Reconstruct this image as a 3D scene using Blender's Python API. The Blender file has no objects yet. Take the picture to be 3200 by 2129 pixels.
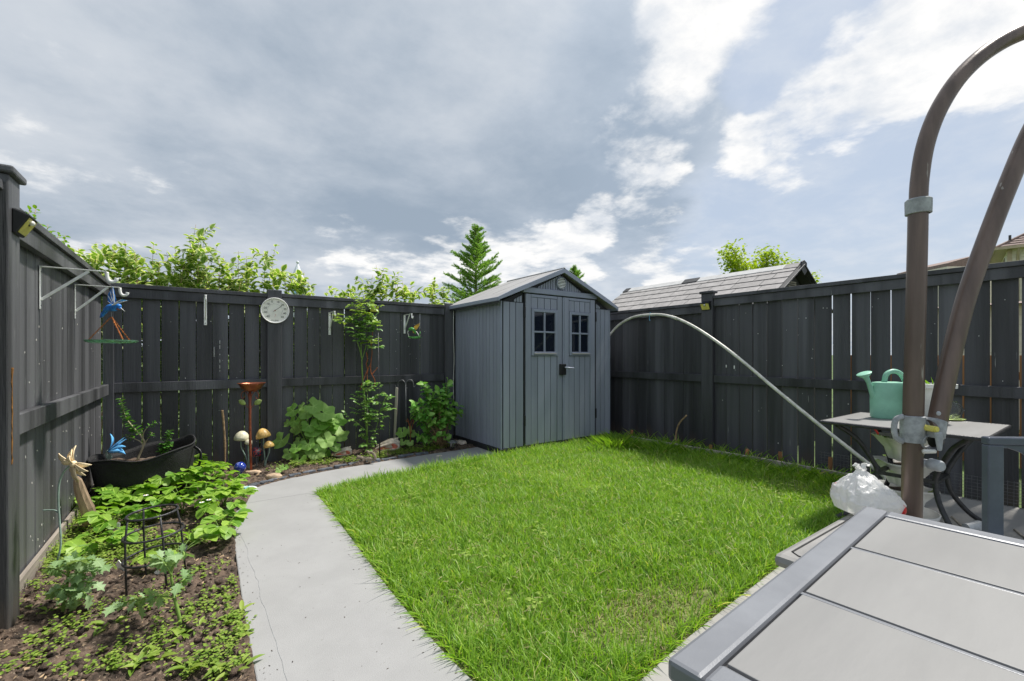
import bpy, bmesh, math, random
import numpy as np
from mathutils import Vector, Matrix, Quaternion, Euler
random.seed(7); RNG = np.random.default_rng(7)
rad = math.radians
SC = bpy.context.scene
COL = SC.collection

# ---------------------------------------------------------------- camera
# X runs along the back fence, Y along the side fences; the camera looks 35 degrees to the right of +Y
F, HC, HY = 1386.0, 1.17, 1108.0          # focal length in photo pixels, eye height, horizon row of the photograph
RV, WV = (.8165, -.5774), (.5774, .8165)
cam_d = bpy.data.cameras.new('camera'); cam = bpy.data.objects.new('camera', cam_d); COL.objects.link(cam)
cam.location = (0, 0, HC); cam.rotation_euler = (rad(90), 0, math.atan2(RV[1], RV[0]))
cam_d.sensor_width = 36; cam_d.lens = F / 3200 * 36; cam_d.shift_y = (HY - 1064.5) / 3200
cam_d.clip_start = .02; cam_d.clip_end = 3000
SC.camera = cam
SC.view_settings.view_transform = 'Standard'; SC.view_settings.look = 'None'
SC.view_settings.exposure = 0.66; SC.view_settings.gamma = 1
SC.render.engine = 'CYCLES'; SC.cycles.max_bounces = 8; SC.cycles.transparent_max_bounces = 12
SC.cycles.use_denoising = True

def ray(px, py):
    a = (px - 1600) / F
    return (a * RV[0] + WV[0], a * RV[1] + WV[1], (HY - py) / F)
def G(px, py, z=0.0):                       # pixel -> point on the level plane z
    r = ray(px, py); t = (z - HC) / r[2]; return Vector((r[0] * t, r[1] * t, z))
def PX(px, py, x):                          # pixel -> point on the plane x = const
    r = ray(px, py); t = x / r[0]; return Vector((x, r[1] * t, HC + r[2] * t))
def PY(px, py, y):
    r = ray(px, py); t = y / r[1]; return Vector((r[0] * t, y, HC + r[2] * t))
def PD(px, py, d):
    r = ray(px, py); return Vector((r[0] * d, r[1] * d, HC + r[2] * d))

# ---------------------------------------------------------------- sun and sky
SUN_EL, SUN_AZ = 61.0, -4.0                 # degrees; azimuth from +X towards +Y
sun_d = bpy.data.lights.new('sun', 'SUN'); sun = bpy.data.objects.new('sun', sun_d); COL.objects.link(sun)
sun_d.energy = 3.6; sun_d.angle = rad(5); sun_d.color = (1, .955, .88)
sdir = Vector((math.cos(rad(SUN_EL)) * math.cos(rad(SUN_AZ)), math.cos(rad(SUN_EL)) * math.sin(rad(SUN_AZ)), math.sin(rad(SUN_EL))))
sun.rotation_euler = sdir.to_track_quat('Z', 'Y').to_euler()
sun.location = (6, 0, 12)

class NT:                                   # tiny node-tree helper
    def __init__(s, tree): s.t = tree; s.n = tree.nodes; s.l = tree.links
    def new(s, kind, **kw):
        n = s.n.new(kind)
        for k, v in kw.items():
            if k == 'ins':
                for a, b in v.items():
                    if isinstance(b, bpy.types.NodeSocket): s.l.new(b, n.inputs[a])
                    else: n.inputs[a].default_value = b
            else: setattr(n, k, v)
        return n
    def math(s, op, a, b=0.0, c=None, clamp=False):
        ins = {0: a, 1: b}
        if c is not None: ins[2] = c
        return s.new('ShaderNodeMath', operation=op, use_clamp=clamp, ins=ins).outputs[0]
    def mix(s, f, a, b, blend='MIX'):
        n = s.new('ShaderNodeMix', data_type='RGBA', blend_type=blend)
        for i, v in ((0, f), (6, a), (7, b)):
            if isinstance(v, bpy.types.NodeSocket): s.l.new(v, n.inputs[i])
            elif i and len(v) == 3: n.inputs[i].default_value = (*v, 1)
            else: n.inputs[i].default_value = v
        return n.outputs[2]
    def ramp(s, f, stops, interp='LINEAR'):
        n = s.new('ShaderNodeValToRGB'); n.color_ramp.interpolation = interp
        e = n.color_ramp.elements
        while len(e) < len(stops): e.new(.5)
        for i, (p, c) in enumerate(stops):
            e[i].position = p; e[i].color = (*c, 1) if not isinstance(c, (int, float)) else (c, c, c, 1)
        s.l.new(f, n.inputs[0]); return n.outputs[0]
    def smooth(s, v, a, b, lo=0.0, hi=1.0):
        return s.new('ShaderNodeMapRange', interpolation_type='SMOOTHSTEP', ins={0: v, 1: a, 2: b, 3: lo, 4: hi}).outputs[0]

world = bpy.data.worlds.new('World'); SC.world = world; world.use_nodes = True
w = NT(world.node_tree); w.n.clear()
wout = w.new('ShaderNodeOutputWorld'); wbg = w.new('ShaderNodeBackground')
w.l.new(wbg.outputs[0], wout.inputs[0])
tc = w.new('ShaderNodeTexCoord').outputs['Generated']
nrm = w.new('ShaderNodeVectorMath', operation='NORMALIZE', ins={0: tc}).outputs[0]
sep = w.new('ShaderNodeSeparateXYZ', ins={0: nrm})
zc = w.math('MAXIMUM', sep.outputs[2], 0.0)
den = w.math('ADD', zc, .16)
cp = w.new('ShaderNodeCombineXYZ', ins={0: w.math('DIVIDE', sep.outputs[0], den), 1: w.math('DIVIDE', sep.outputs[1], den), 2: 0.0}).outputs[0]
def wnoise(scale, detail, rough, off=(0, 0, 0), dist=0.0, stretch=(1, 1, 1)):
    m = w.new('ShaderNodeMapping', ins={0: cp, 1: off, 3: stretch}).outputs[0]
    return w.new('ShaderNodeTexNoise', ins={'Vector': m, 'Scale': scale, 'Detail': detail, 'Roughness': rough, 'Distortion': dist}).outputs[0]
def wcolor(scale, detail, off):
    m = w.new('ShaderNodeMapping', ins={0: cp, 1: off}).outputs[0]
    n = w.new('ShaderNodeTexNoise', ins={'Vector': m, 'Scale': scale, 'Detail': detail, 'Roughness': .6}).outputs[1]
    return w.new('ShaderNodeVectorMath', operation='SUBTRACT', ins={0: n, 1: (.5, .5, .5)}).outputs[0]
wv = w.new('ShaderNodeVectorMath', operation='MULTIPLY_ADD', ins={0: wcolor(1.3, 6, (2, 5, 0)), 1: (.28, .28, .22), 2: nrm}).outputs[0]
nrm2 = w.new('ShaderNodeVectorMath', operation='NORMALIZE', ins={0: wv}).outputs[0]
def lobe(px, py, inner, outer):             # soft, ragged region of the sky round one direction (degrees)
    d = Vector(ray(px, py)).normalized()
    dt = w.new('ShaderNodeVectorMath', operation='DOT_PRODUCT', ins={0: nrm2, 1: d}).outputs['Value']
    return w.smooth(dt, math.cos(rad(outer)), math.cos(rad(inner)))
nb = wnoise(1.25, 12, .60, (3.1, 1.7, 0), .12)
nf = wnoise(3.6, 10, .62, (7.3, 2.2, 0), .15)
nl = wnoise(.60, 5, .5, (1.3, 8.7, 0), .3)
def total(items):
    acc = None
    for (px, py, a_, b_, g_) in items:
        v = w.math('MULTIPLY', lobe(px, py, a_, b_), g_); acc = v if acc is None else w.math('MAXIMUM', acc, v)
    return acc
# bright broken cumulus: a diagonal bank at the upper right, scattered heads towards the middle, a low band at the horizon
bank = total(((3050, 50, 3, 10, .58), (2850, 160, 3, 9, .58), (2650, 290, 2, 8, .56), (2420, 430, 1, 7, .50), (2250, 60, 3, 12, .44), (2150, 290, 2, 9, .34), (1980, 520, 2, 9, .42),
              (1820, 730, 1, 7, .44), (2060, 620, 1, 5, .36), (2030, 590, 1, 4, .40), (3400, -100, 4, 14, .40), (1450, 800, 2, 8, .26), (540, 520, 1, 5, .16), (1060, 740, 1, 6, .26),
              (200, 690, 2, 8, .22), (1650, 860, 3, 10, .34), (2200, 860, 3, 11, .36), (1250, 880, 2, 8, .2), (1880, 420, 1, 8, .22), (2700, 900, 3, 9, .2)))
gap = total(((2700, 640, 7, 17, .6), (3050, 600, 7, 18, .6), (2450, 170, 1, 6, .5), (2380, 700, 3, 11, .5), (2560, 110, 1, 6, .5), (3150, 330, 2, 9, .5), (2650, -60, 2, 8, .45)))
dark = w.math('MAXIMUM', lobe(500, 120, 10, 44), w.math('MULTIPLY', lobe(1150, 400, 6, 30), .9))
nmix = w.math('ADD', w.math('MULTIPLY', nb, .62), w.math('MULTIPLY', nf, .38))
dens = w.math('ADD', w.math('MULTIPLY', w.math('SUBTRACT', nmix, .60), 1.7), w.math('SUBTRACT', bank, w.math('MULTIPLY', gap, .30)))
white = w.smooth(dens, .02, .24)
nish = w.new('ShaderNodeTexSky', sky_type='NISHITA', sun_disc=False, sun_elevation=rad(SUN_EL), sun_rotation=rad(90 - SUN_AZ), air_density=1.0, dust_density=2.0)
blue = w.mix(.75, w.mix(1.0, nish.outputs[0], (.07, .07, .07), 'MULTIPLY'), (.345, .40, .48))
blue = w.mix(w.smooth(nf, .36, .72, 0, .55), blue, (.43, .465, .515))
deck_t = w.math('ADD', w.math('MULTIPLY', nl, .46), w.math('ADD', w.math('MULTIPLY', nb, .42), w.math('MULTIPLY', nf, .12)))
deck = w.ramp(deck_t, [(.40, (.235, .285, .35)), (.5, (.335, .38, .44)), (.60, (.47, .495, .525))])
deck = w.mix(w.math('MULTIPLY', dark, .72), deck, w.mix(w.smooth(deck_t, .40, .60), (.19, .235, .29), (.35, .38, .42)))
opening = w.smooth(w.math('ADD', gap, w.math('MULTIPLY', nl, .35)), .2, .62)
sky = w.mix(opening, deck, blue)
shade = w.smooth(w.math('ADD', w.math('MULTIPLY', wnoise(3.6, 10, .62, (7.36, 2.27, 0), .15), .6), w.math('MULTIPLY', nb, .4)), .38, .58)
cl = w.mix(shade, (.46, .485, .52), (.66, .65, .635))
sky = w.mix(w.math('MULTIPLY', white, .94), sky, cl)
hz = w.smooth(sep.outputs[2], .0, .26, 1, 0)
sky = w.mix(w.math('MULTIPLY', hz, .5), sky, w.mix(w.smooth(nf, .4, .6), (.41, .45, .505), (.52, .53, .545)))
w.l.new(sky, wbg.inputs[0]); wbg.inputs[1].default_value = 1.04

# ---------------------------------------------------------------- materials
MATS = {}
def pbsdf(name):
    m = bpy.data.materials.new(name); m.use_nodes = True; t = NT(m.node_tree); t.n.clear()
    o = t.new('ShaderNodeOutputMaterial'); b = t.new('ShaderNodeBsdfPrincipled'); t.l.new(b.outputs[0], o.inputs[0])
    MATS[name] = m
    return m, t, b, o
def M(name, col, rough=.6, metal=0.0, var=.25, vs=6.0, col2=None, bump=.15, bs=60.0, stretch=(1, 1, 1), spec=.5, objr=0.0, coat=0.0, specks=None, rv=.1, splash=False):
    m, t, b, o = pbsdf(name)
    co = t.new('ShaderNodeTexCoord').outputs['Object']
    oi = t.new('ShaderNodeObjectInfo').outputs['Random']
    off = t.new('ShaderNodeCombineXYZ', ins={0: t.math('MULTIPLY', oi, 37.0), 1: t.math('MULTIPLY', oi, 91.0), 2: t.math('MULTIPLY', oi, 53.0)}).outputs[0]
    mp = t.new('ShaderNodeMapping', ins={0: co, 1: off, 3: stretch}).outputs[0]
    n1 = t.new('ShaderNodeTexNoise', ins={'Vector': mp, 'Scale': vs, 'Detail': 7, 'Roughness': .6}).outputs[0]
    n2 = t.new('ShaderNodeTexNoise', ins={'Vector': mp, 'Scale': bs, 'Detail': 4, 'Roughness': .6}).outputs[0]
    c2 = col2 or tuple(min(1, c * (1 + 1.3 * var)) for c in col)
    c1 = tuple(c * (1 - .7 * var) for c in col) if col2 is None else col
    c = t.mix(t.smooth(n1, .32, .68), c1, c2)
    if objr: c = t.mix(1.0, c, t.ramp(oi, [(0, 1 - objr), (1, 1 + objr)]), 'MULTIPLY')
    if specks:
        sc, th, scol = specks
        n3 = t.new('ShaderNodeTexNoise', ins={'Vector': mp, 'Scale': sc, 'Detail': 3, 'Roughness': .55}).outputs[0]
        c = t.mix(t.smooth(n3, th, th + .025), c, scol)
    t.l.new(c, b.inputs['Base Color'])
    b.inputs['Metallic'].default_value = metal; b.inputs['Specular IOR Level'].default_value = spec
    t.l.new(t.math('ADD', rough - rv / 2, t.math('MULTIPLY', n1, rv)), b.inputs['Roughness'])
    if splash:
        pz = t.new('ShaderNodeSeparateXYZ', ins={0: t.new('ShaderNodeNewGeometry').outputs['Position']}).outputs[2]
        sp_ = t.math('SUBTRACT', t.smooth(pz, .02, .30, 1, 0), t.smooth(n1, .30, .62))
        c = t.mix(t.math('MULTIPLY', t.math('MAXIMUM', sp_, 0.0), .55), c, (.13, .10, .075)); t.l.new(c, b.inputs['Base Color'])
    if coat: b.inputs['Coat Weight'].default_value = coat; b.inputs['Coat Roughness'].default_value = .15
    if bump:
        bm = t.new('ShaderNodeBump', ins={'Strength': bump, 'Distance': .01, 'Height': n2}).outputs[0]
        t.l.new(bm, b.inputs['Normal'])
    return m
def leafmat(name, c1, c2, trans=.35, tcol=None, rough=.5, edgecol=None, edge_at=.62, vein=.25, dry=None, dry_at=.9, spec=.4):
    # per-leaf random in attribute 'rnd', distance from midrib in attribute 'edge'
    m, t, b, o = pbsdf(name)
    rn = t.new('ShaderNodeAttribute', attribute_name='rnd').outputs['Fac']
    ed = t.new('ShaderNodeAttribute', attribute_name='edge').outputs['Fac']
    oi = t.new('ShaderNodeObjectInfo').outputs['Random']
    rr = t.math('FRACT', t.math('ADD', rn, oi))
    c = t.mix(rr, c1, c2)
    if dry is not None: c = t.mix(t.smooth(rr, dry_at, dry_at + .04), c, dry)
    c = t.mix(t.smooth(ed, 0.0, .12, vein, 0), c, tuple(min(1, v * 1.9 + .02) for v in c2))
    if edgecol:
        n = t.new('ShaderNodeTexNoise', ins={'Scale': 60.0, 'Detail': 2}).outputs[0]
        e2 = t.math('ADD', ed, t.math('MULTIPLY', t.math('SUBTRACT', n, .5), .5))
        c = t.mix(t.smooth(e2, edge_at, edge_at + .1), c, edgecol)
    t.l.new(c, b.inputs['Base Color']); b.inputs['Roughness'].default_value = rough; b.inputs['Specular IOR Level'].default_value = spec
    tr = t.new('ShaderNodeBsdfTranslucent')
    t.l.new(t.mix(1.0, c, tcol or (1.25, 1.25, .5), 'MULTIPLY'), tr.inputs[0])
    ms = t.new('ShaderNodeMixShader', ins={0: trans, 1: b.outputs[0], 2: tr.outputs[0]})
    t.l.new(ms.outputs[0], o.inputs[0])
    return m

# ---------------------------------------------------------------- geometry helpers
WL = {}                                     # world position of every object's origin (unrotated chain)
def tag(o, label=None, cat=None, group=None, kind=None):
    if label: o['label'] = label
    if cat: o['category'] = cat
    if group: o['group'] = group
    if kind: o['kind'] = kind
    return o
def thing(name, label, cat, loc=(0, 0, 0), rotz=0.0, group=None, rot=None):
    o = bpy.data.objects.new(name, None); COL.objects.link(o); o.empty_display_size = .05
    o.location = loc; o.rotation_euler = rot or (0, 0, rotz); WL[o.name] = Vector(loc)
    return tag(o, label, cat, group)
def put(name, mesh, parent=None, loc=(0, 0, 0), rot=(0, 0, 0), scale=None):
    o = bpy.data.objects.new(name, mesh); COL.objects.link(o)
    o.location = loc; o.rotation_euler = rot
    if scale: o.scale = scale
    if parent: o.parent = parent
    WL[o.name] = (WL[parent.name] if parent else Vector()) + Vector(loc)
    return o
class MB:
    def __init__(s): s.v = []; s.f = []; s.e = []
    def add(s, vs, fs):
        k = len(s.v); s.v += [tuple(v) for v in vs]; s.f += [tuple(k + i for i in f) for f in fs]; return s
    def box(s, x0, x1, y0, y1, z0, z1, mat=None):
        vs = [Vector((x, y, z)) for x in (x0, x1) for y in (y0, y1) for z in (z0, z1)]
        if mat is not None: vs = [mat @ v for v in vs]
        return s.add(vs, [(0, 1, 3, 2), (4, 6, 7, 5), (0, 4, 5, 1), (2, 3, 7, 6), (0, 2, 6, 4), (1, 5, 7, 3)])
    def bar(s, p, q, wx, wy, up=(0, 0, 1)):          # straight bar of rectangular section
        p, q = Vector(p), Vector(q); z = (q - p).normalized(); u = Vector(up)
        if abs(z.dot(u)) > .98: u = Vector((1, 0, 0))
        x = u.cross(z).normalized(); y = z.cross(x); L = (q - p).length
        m = Matrix((x, y, z)).transposed().to_4x4(); m.translation = p
        return s.box(-wx / 2, wx / 2, -wy / 2, wy / 2, 0, L, m)
    def tube(s, pts, r, n=8, cap=True, closed=False, flat=1.0):
        pts = [Vector(p) for p in pts]; N = len(pts)
        rs = r if isinstance(r, (list, tuple)) else [r] * N
        tans = []
        for i in range(N):
            a = pts[(i - 1) % N] if closed or i else pts[0]; b = pts[(i + 1) % N] if closed or i < N - 1 else pts[-1]
            tans.append((b - a).normalized() if (b - a).length > 1e-9 else Vector((0, 0, 1)))
        u = Vector((0, 0, 1)) if abs(tans[0].z) < .9 else Vector((1, 0, 0))
        u = (u - tans[0] * u.dot(tans[0])).normalized()
        vs = []
        for i in range(N):
            if i:
                q = tans[i - 1].rotation_difference(tans[i]); u = (q @ u); u = (u - tans[i] * u.dot(tans[i])).normalized()
            w2 = tans[i].cross(u)
            for k in range(n):
                a = 2 * math.pi * k / n
                vs.append(pts[i] + (u * math.cos(a) + w2 * math.sin(a) * flat) * rs[i])
        fs = []
        M_ = N if closed else N - 1
        for i in range(M_):
            j = (i + 1) % N
            for k in range(n):
                l = (k + 1) % n; fs.append((i * n + k, i * n + l, j * n + l, j * n + k))
        if cap and not closed:
            fs.append(tuple(range(n - 1, -1, -1))); fs.append(tuple((N - 1) * n + k for k in range(n)))
        return s.add(vs, fs)
    def lathe(s, prof, n=24, c=(0, 0, 0), mat=None, sx=1.0, sy=1.0, wob=None):
        vs = []; fs = []
        for (r, z) in prof:
            for k in range(n):
                a = 2 * math.pi * k / n; rr = r * (wob(a, z) if wob else 1)
                v = Vector((rr * math.cos(a) * sx, rr * math.sin(a) * sy, z))
                vs.append((mat @ v if mat is not None else v) + Vector(c))
        for i in range(len(prof) - 1):
            for k in range(n):
                l = (k + 1) % n; fs.append((i * n + k, i * n + l, (i + 1) * n + l, (i + 1) * n + k))
        return s.add(vs, fs)
    def sphere(s, c, r, nu=14, nv=9, mat=None):
        r = (r, r, r) if isinstance(r, (int, float)) else r
        prof = [(max(1e-4, math.sin(math.pi * i / nv)), -math.cos(math.pi * i / nv)) for i in range(nv + 1)]
        vs = []; fs = []
        for (q, z) in prof:
            for k in range(nu):
                a = 2 * math.pi * k / nu; v = Vector((q * math.cos(a) * r[0], q * math.sin(a) * r[1], z * r[2]))
                vs.append((mat @ v if mat is not None else v) + Vector(c))
        for i in range(nv):
            for k in range(nu):
                l = (k + 1) % nu; fs.append((i * nu + k, i * nu + l, (i + 1) * nu + l, (i + 1) * nu + k))
        return s.add(vs, fs)
    def prism(s, poly, y0, y1):                       # outline in the x-z plane, given depth
        n = len(poly)
        s.add([(p[0], y0, p[1]) for p in poly] + [(p[0], y1, p[1]) for p in poly],
              [tuple(range(n)), tuple(range(2 * n - 1, n - 1, -1))] + [(i, i + n, (i + 1) % n + n, (i + 1) % n) for i in range(n)])
        return s
    def grid(s, fn, nu, nv):
        vs = [fn(i / nu, j / nv) for i in range(nu + 1) for j in range(nv + 1)]
        return s.add(vs, [(i * (nv + 1) + j, (i + 1) * (nv + 1) + j, (i + 1) * (nv + 1) + j + 1, i * (nv + 1) + j + 1) for i in range(nu) for j in range(nv)])
    def mesh(s, name, mat, smooth=False):
        me = bpy.data.meshes.new(name); me.from_pydata(s.v, [], s.f); me.materials.append(MATS[mat])
        b = bmesh.new(); b.from_mesh(me); bmesh.ops.recalc_face_normals(b, faces=b.faces); b.to_mesh(me); b.free()
        if smooth is True: me.polygons.foreach_set('use_smooth', [True] * len(me.polygons))
        elif smooth: me.polygons.foreach_set('use_smooth', [True] * len(me.polygons)); me.set_sharp_from_angle(angle=rad(smooth))
        me.update(); return me
    def build(s, name, mat, parent=None, smooth=False, world=False, bevel=0, loc=None, rot=(0, 0, 0)):
        if world:                                     # vertices are world points: make them relative to the object's origin
            if parent: o0 = WL[parent.name]
            else:
                o0 = Vector(loc) if loc is not None else Vector(np.array(s.v).mean(0))
            s.v = [(a[0] - o0[0], a[1] - o0[1], a[2] - o0[2]) for a in s.v]
            o = put(name, s.mesh(name, mat, smooth), parent, (0, 0, 0) if parent else o0)
        else: o = put(name, s.mesh(name, mat, smooth), parent, loc or (0, 0, 0), rot)
        if bevel:
            md = o.modifiers.new('bevel', 'BEVEL'); md.width = bevel; md.segments = 2; md.limit_method = 'ANGLE'
        return o
def cbox(name, mat, sx, sy, sz, b=.003):              # chamfered box centred on x and y, standing on z = 0, for sharing
    m = MB().box(-sx / 2, sx / 2, -sy / 2, sy / 2, 0, sz).mesh(name, mat)
    if b:
        q = bmesh.new(); q.from_mesh(m); bmesh.ops.bevel(q, geom=list(q.edges), offset=b, segments=1, affect='EDGES'); q.to_mesh(m); q.free()
    return m
def bez(p, q, r, n=8):
    p, q, r = Vector(p), Vector(q), Vector(r)
    return [p * (1 - t) ** 2 + q * 2 * t * (1 - t) + r * t * t for t in [i / n for i in range(n + 1)]]
def spline(pts, n=8):                                 # Catmull-Rom through the points
    P = [Vector(p) for p in pts]; out = []
    P = [P[0] * 2 - P[1]] + P + [P[-1] * 2 - P[-2]]
    for i in range(1, len(P) - 2):
        for k in range(n):
            t = k / n
            out.append(.5 * ((2 * P[i]) + (P[i + 1] - P[i - 1]) * t + (2 * P[i - 1] - 5 * P[i] + 4 * P[i + 1] - P[i + 2]) * t * t + (3 * P[i] - P[i - 1] - 3 * P[i + 1] + P[i + 2]) * t ** 3))
    out.append(P[-2]); return out

# leaves: a template (length along +x, width along y, normal z) copied to many places in one mesh
def leaf_t(ws, fold=.25, curl=.25, wave=0.0, jag=0.0):
    n = len(ws) - 1; v = []; e = []; f = []
    for i, wd in enumerate(ws):
        x = i / n; zz = -curl * x * x + wave * math.sin(x * 9)
        j = jag * (1 if i % 2 else -1) * .5
        v += [(x + j * .1, -wd * (1 + j), zz + fold * wd), (x, 0, zz), (x + j * .1, wd * (1 + j), zz + fold * wd)]; e += [1, 0, 1]
    for i in range(n):
        a = i * 3; f += [(a, a + 3, a + 4, a + 1), (a + 1, a + 4, a + 5, a + 2)]
    return np.array(v, float), np.array(f, int), np.array(e, float)
T_OVAL = leaf_t([.03, .24, .34, .33, .24, .02], .3, .3)
T_LANCE = leaf_t([.03, .17, .22, .16, .01], .35, .35)
T_ROUND = leaf_t([.08, .36, .46, .40, .1], .15, .2)
T_SMALL = leaf_t([.05, .3, .25, .02], .3, .3)
T_JAG = leaf_t([.02, .20, .22, .34, .26, .30, .14, .01], .25, .35, .02, .5)
class LF:
    def __init__(s): s.p = []; s.d = []; s.n = []; s.l = []; s.w = []
    def add(s, p, d, n, l, w=None): s.p.append(tuple(p)); s.d.append(tuple(d)); s.n.append(tuple(n)); s.l.append(l); s.w.append(w or l)
    def build(s, name, mat, parent, tmpl, stuff=False):
        o0 = np.array(WL[parent.name]) if parent else np.zeros(3)
        me = scatter(name, mat, tmpl, np.array(s.p) - o0, np.array(s.d), np.array(s.n), np.array(s.l), np.array(s.w))
        o = put(name, me, parent)
        if stuff: o['kind'] = 'stuff'
        return o
def scatter(name, mat, tmpl, P, D, N, L, Wd, rnd=None):
    tv, tf, te = tmpl; n = len(P)
    D = D / (np.linalg.norm(D, axis=1, keepdims=True) + 1e-9)
    Y = np.cross(N, D); Y /= np.linalg.norm(Y, axis=1, keepdims=True) + 1e-9
    Z = np.cross(D, Y)
    V = P[:, None, :] + tv[None, :, 0:1] * D[:, None, :] * L[:, None, None] + tv[None, :, 1:2] * Y[:, None, :] * Wd[:, None, None] + tv[None, :, 2:3] * Z[:, None, :] * L[:, None, None]
    k = len(tv); V = V.reshape(-1, 3)
    FF = (tf[None] + (np.arange(n) * k)[:, None, None]).reshape(-1, tf.shape[1])
    r = RNG.random(n) if rnd is None else rnd
    return rawmesh(name, mat, V, FF, np.tile(te, n), np.repeat(r, k))
def rawmesh(name, mat, V, FF, edge=None, rnd=None, smooth=True):
    me = bpy.data.meshes.new(name); nf, c = FF.shape
    me.vertices.add(len(V)); me.vertices.foreach_set('co', V.astype(np.float32).ravel())
    me.loops.add(nf * c); me.loops.foreach_set('vertex_index', FF.astype(np.int32).ravel())
    me.polygons.add(nf); me.polygons.foreach_set('loop_start', (np.arange(nf) * c).astype(np.int32))
    if smooth: me.polygons.foreach_set('use_smooth', np.ones(nf, bool))
    for nm, a in (('edge', edge), ('rnd', rnd)):
        if a is not None:
            at = me.attributes.new(nm, 'FLOAT', 'POINT'); at.data.foreach_set('value', a.astype(np.float32))
    me.update(calc_edges=True); me.materials.append(MATS[mat]); return me
def vnoise(x, y, seed=0, oct=4, f=1.0):              # value noise on numpy arrays
    out = np.zeros_like(x); amp = 1.0; tot = 0
    for o in range(oct):
        xi = np.floor(x * f).astype(int); yi = np.floor(y * f).astype(int); fx = x * f - xi; fy = y * f - yi
        fx = fx * fx * (3 - 2 * fx); fy = fy * fy * (3 - 2 * fy)
        def h(a, b):
            q = np.sin(a * 127.1 + b * 311.7 + seed * 74.7 + o * 13.3) * 43758.5453; return q - np.floor(q)
        out += amp * ((h(xi, yi) * (1 - fx) + h(xi + 1, yi) * fx) * (1 - fy) + (h(xi, yi + 1) * (1 - fx) + h(xi + 1, yi + 1) * fx) * fy)
        tot += amp; amp *= .5; f *= 2
    return out / tot
FACE = math.atan2(RV[1], RV[0])                       # turn of things that face the camera side of the yard
def U(a=-1.0, b=1.0): return random.uniform(a, b)
# ---------------------------------------------------------------- material list
M('fence_paint', (.055, .055, .063), .5, var=.6, vs=5, bump=.35, bs=90, stretch=(1, 1, .06), objr=.28, specks=(70, .735, (.35, .35, .35)), rv=.2, splash=True)
M('fence_paint_sunlit_worn', (.066, .067, .072), .5, var=.7, vs=5, bump=.4, bs=90, stretch=(1, 1, .06), objr=.15, specks=(55, .715, (.22, .22, .22)), rv=.2, splash=True)  # same paint with sunlight put into a lighter base colour; specks are scuffs
M('weathered_wood', (.22, .19, .16), .85, var=.5, vs=9, bump=.5, bs=80, stretch=(.08, 1, 1))
M('grey_wood', (.30, .27, .23), .85, var=.4, vs=9, bump=.4, bs=90, stretch=(1, 1, .08), objr=.15)
M('cedar', (.38, .17, .07), .75, var=.35, vs=8, bump=.3, bs=90, stretch=(1, 1, .08), objr=.25)
M('driftwood', (.30, .21, .14), .85, var=.7, vs=9, bump=.7, bs=40, stretch=(1, 1, .15))
M('bark', (.16, .115, .08), .85, var=.5, vs=30, bump=.6, bs=90)
M('twig', (.30, .20, .11), .8, var=.4, vs=30, bump=.3)
M('green_stem', (.16, .26, .05), .6, var=.3, vs=20, bump=.1)
M('pale_stem', (.34, .30, .19), .7, var=.3, vs=30, bump=.2)
M('red_cane', (.30, .085, .03), .6, var=.35, vs=30, bump=.15)
M('concrete', (.300, .299, .298), .85, var=.05, vs=4, bump=.25, bs=220, specks=(60, .71, (.24, .235, .225)))
M('patio_concrete', (.29, .28, .265), .85, var=.12, vs=3, bump=.12, bs=140)
M('soil', (.072, .050, .036), .95, var=.95, vs=18, bump=1.0, bs=90, specks=(70, .61, (.22, .17, .125)))
M('clod', (.062, .043, .031), .95, var=.9, vs=30, bump=1.0, bs=120)
M('turf_soil', (.13, .15, .045), .95, var=.6, vs=10, bump=1.0, bs=80, specks=(60, .62, (.22, .19, .10)))
M('mulch', (.30, .215, .13), .9, var=.5, vs=10, bump=.2, objr=.2)
M('meadow', (.07, .11, .03), .95, var=.5, vs=1.5, bump=.5, bs=20)
M('slate', (.085, .095, .115), .7, var=.5, vs=14, bump=.5, bs=60, objr=.25)
M('tan_stone', (.42, .31, .21), .8, var=.35, vs=16, bump=.4, bs=60, objr=.1)
M('shed_plank', (.275, .295, .365), .55, var=.10, vs=4, bump=.10, bs=160, stretch=(1, 1, .12), objr=.05)
M('shed_trim', (.265, .29, .37), .45, var=.08, vs=5, bump=.06, bs=160)
M('shed_seam', (.020, .021, .024), .7, bump=0)
M('shed_roof', (.34, .33, .325), .6, var=.06, vs=5, bump=.08, bs=90, objr=.03)
M('black_plastic', (.012, .012, .013), .4, bump=.05)
M('black_iron', (.035, .035, .038), .45, metal=.3, var=.4, vs=30, bump=.25, bs=120)
M('grey_iron', (.16, .165, .17), .5, metal=.5, var=.3, vs=30, bump=.1)
M('white_metal', (.82, .82, .80), .35, var=.10, vs=25, bump=.05, specks=(60, .72, (.4, .33, .25)))
M('white_plastic', (.74, .73, .69), .4, var=.12, vs=9, bump=.04, rv=.2)
M('pvc', (.62, .60, .54), .4, var=.2, vs=14, bump=.05)
M('umbrella_brown', (.130, .093, .077), .34, metal=.25, var=.25, vs=14, bump=.06, bs=90, stretch=(1, 1, .1), specks=(40, .71, (.30, .27, .24)), rv=.25)
M('clamp_grey', (.30, .315, .325), .55, var=.3, vs=25, bump=.1)
M('grey_cap', (.36, .38, .40), .5, var=.2, vs=20, bump=.05)
M('table_frame', (.185, .193, .212), .40, metal=.15, var=.10, vs=5, bump=.04, bs=200, rv=.15)
M('table_tile', (.210, .208, .205), .5, var=.05, vs=6, bump=.04, bs=60, stretch=(.35, 1.6, 1), objr=.03, rv=.2)
M('chair_metal', (.105, .120, .155), .4, metal=.2, var=.12, vs=9, bump=.05)
M('can_green', (.24, .50, .37), .42, var=.12, vs=7, bump=.03)
M('box_grey', (.25, .243, .235), .5, var=.08, vs=7, bump=.05)
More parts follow.
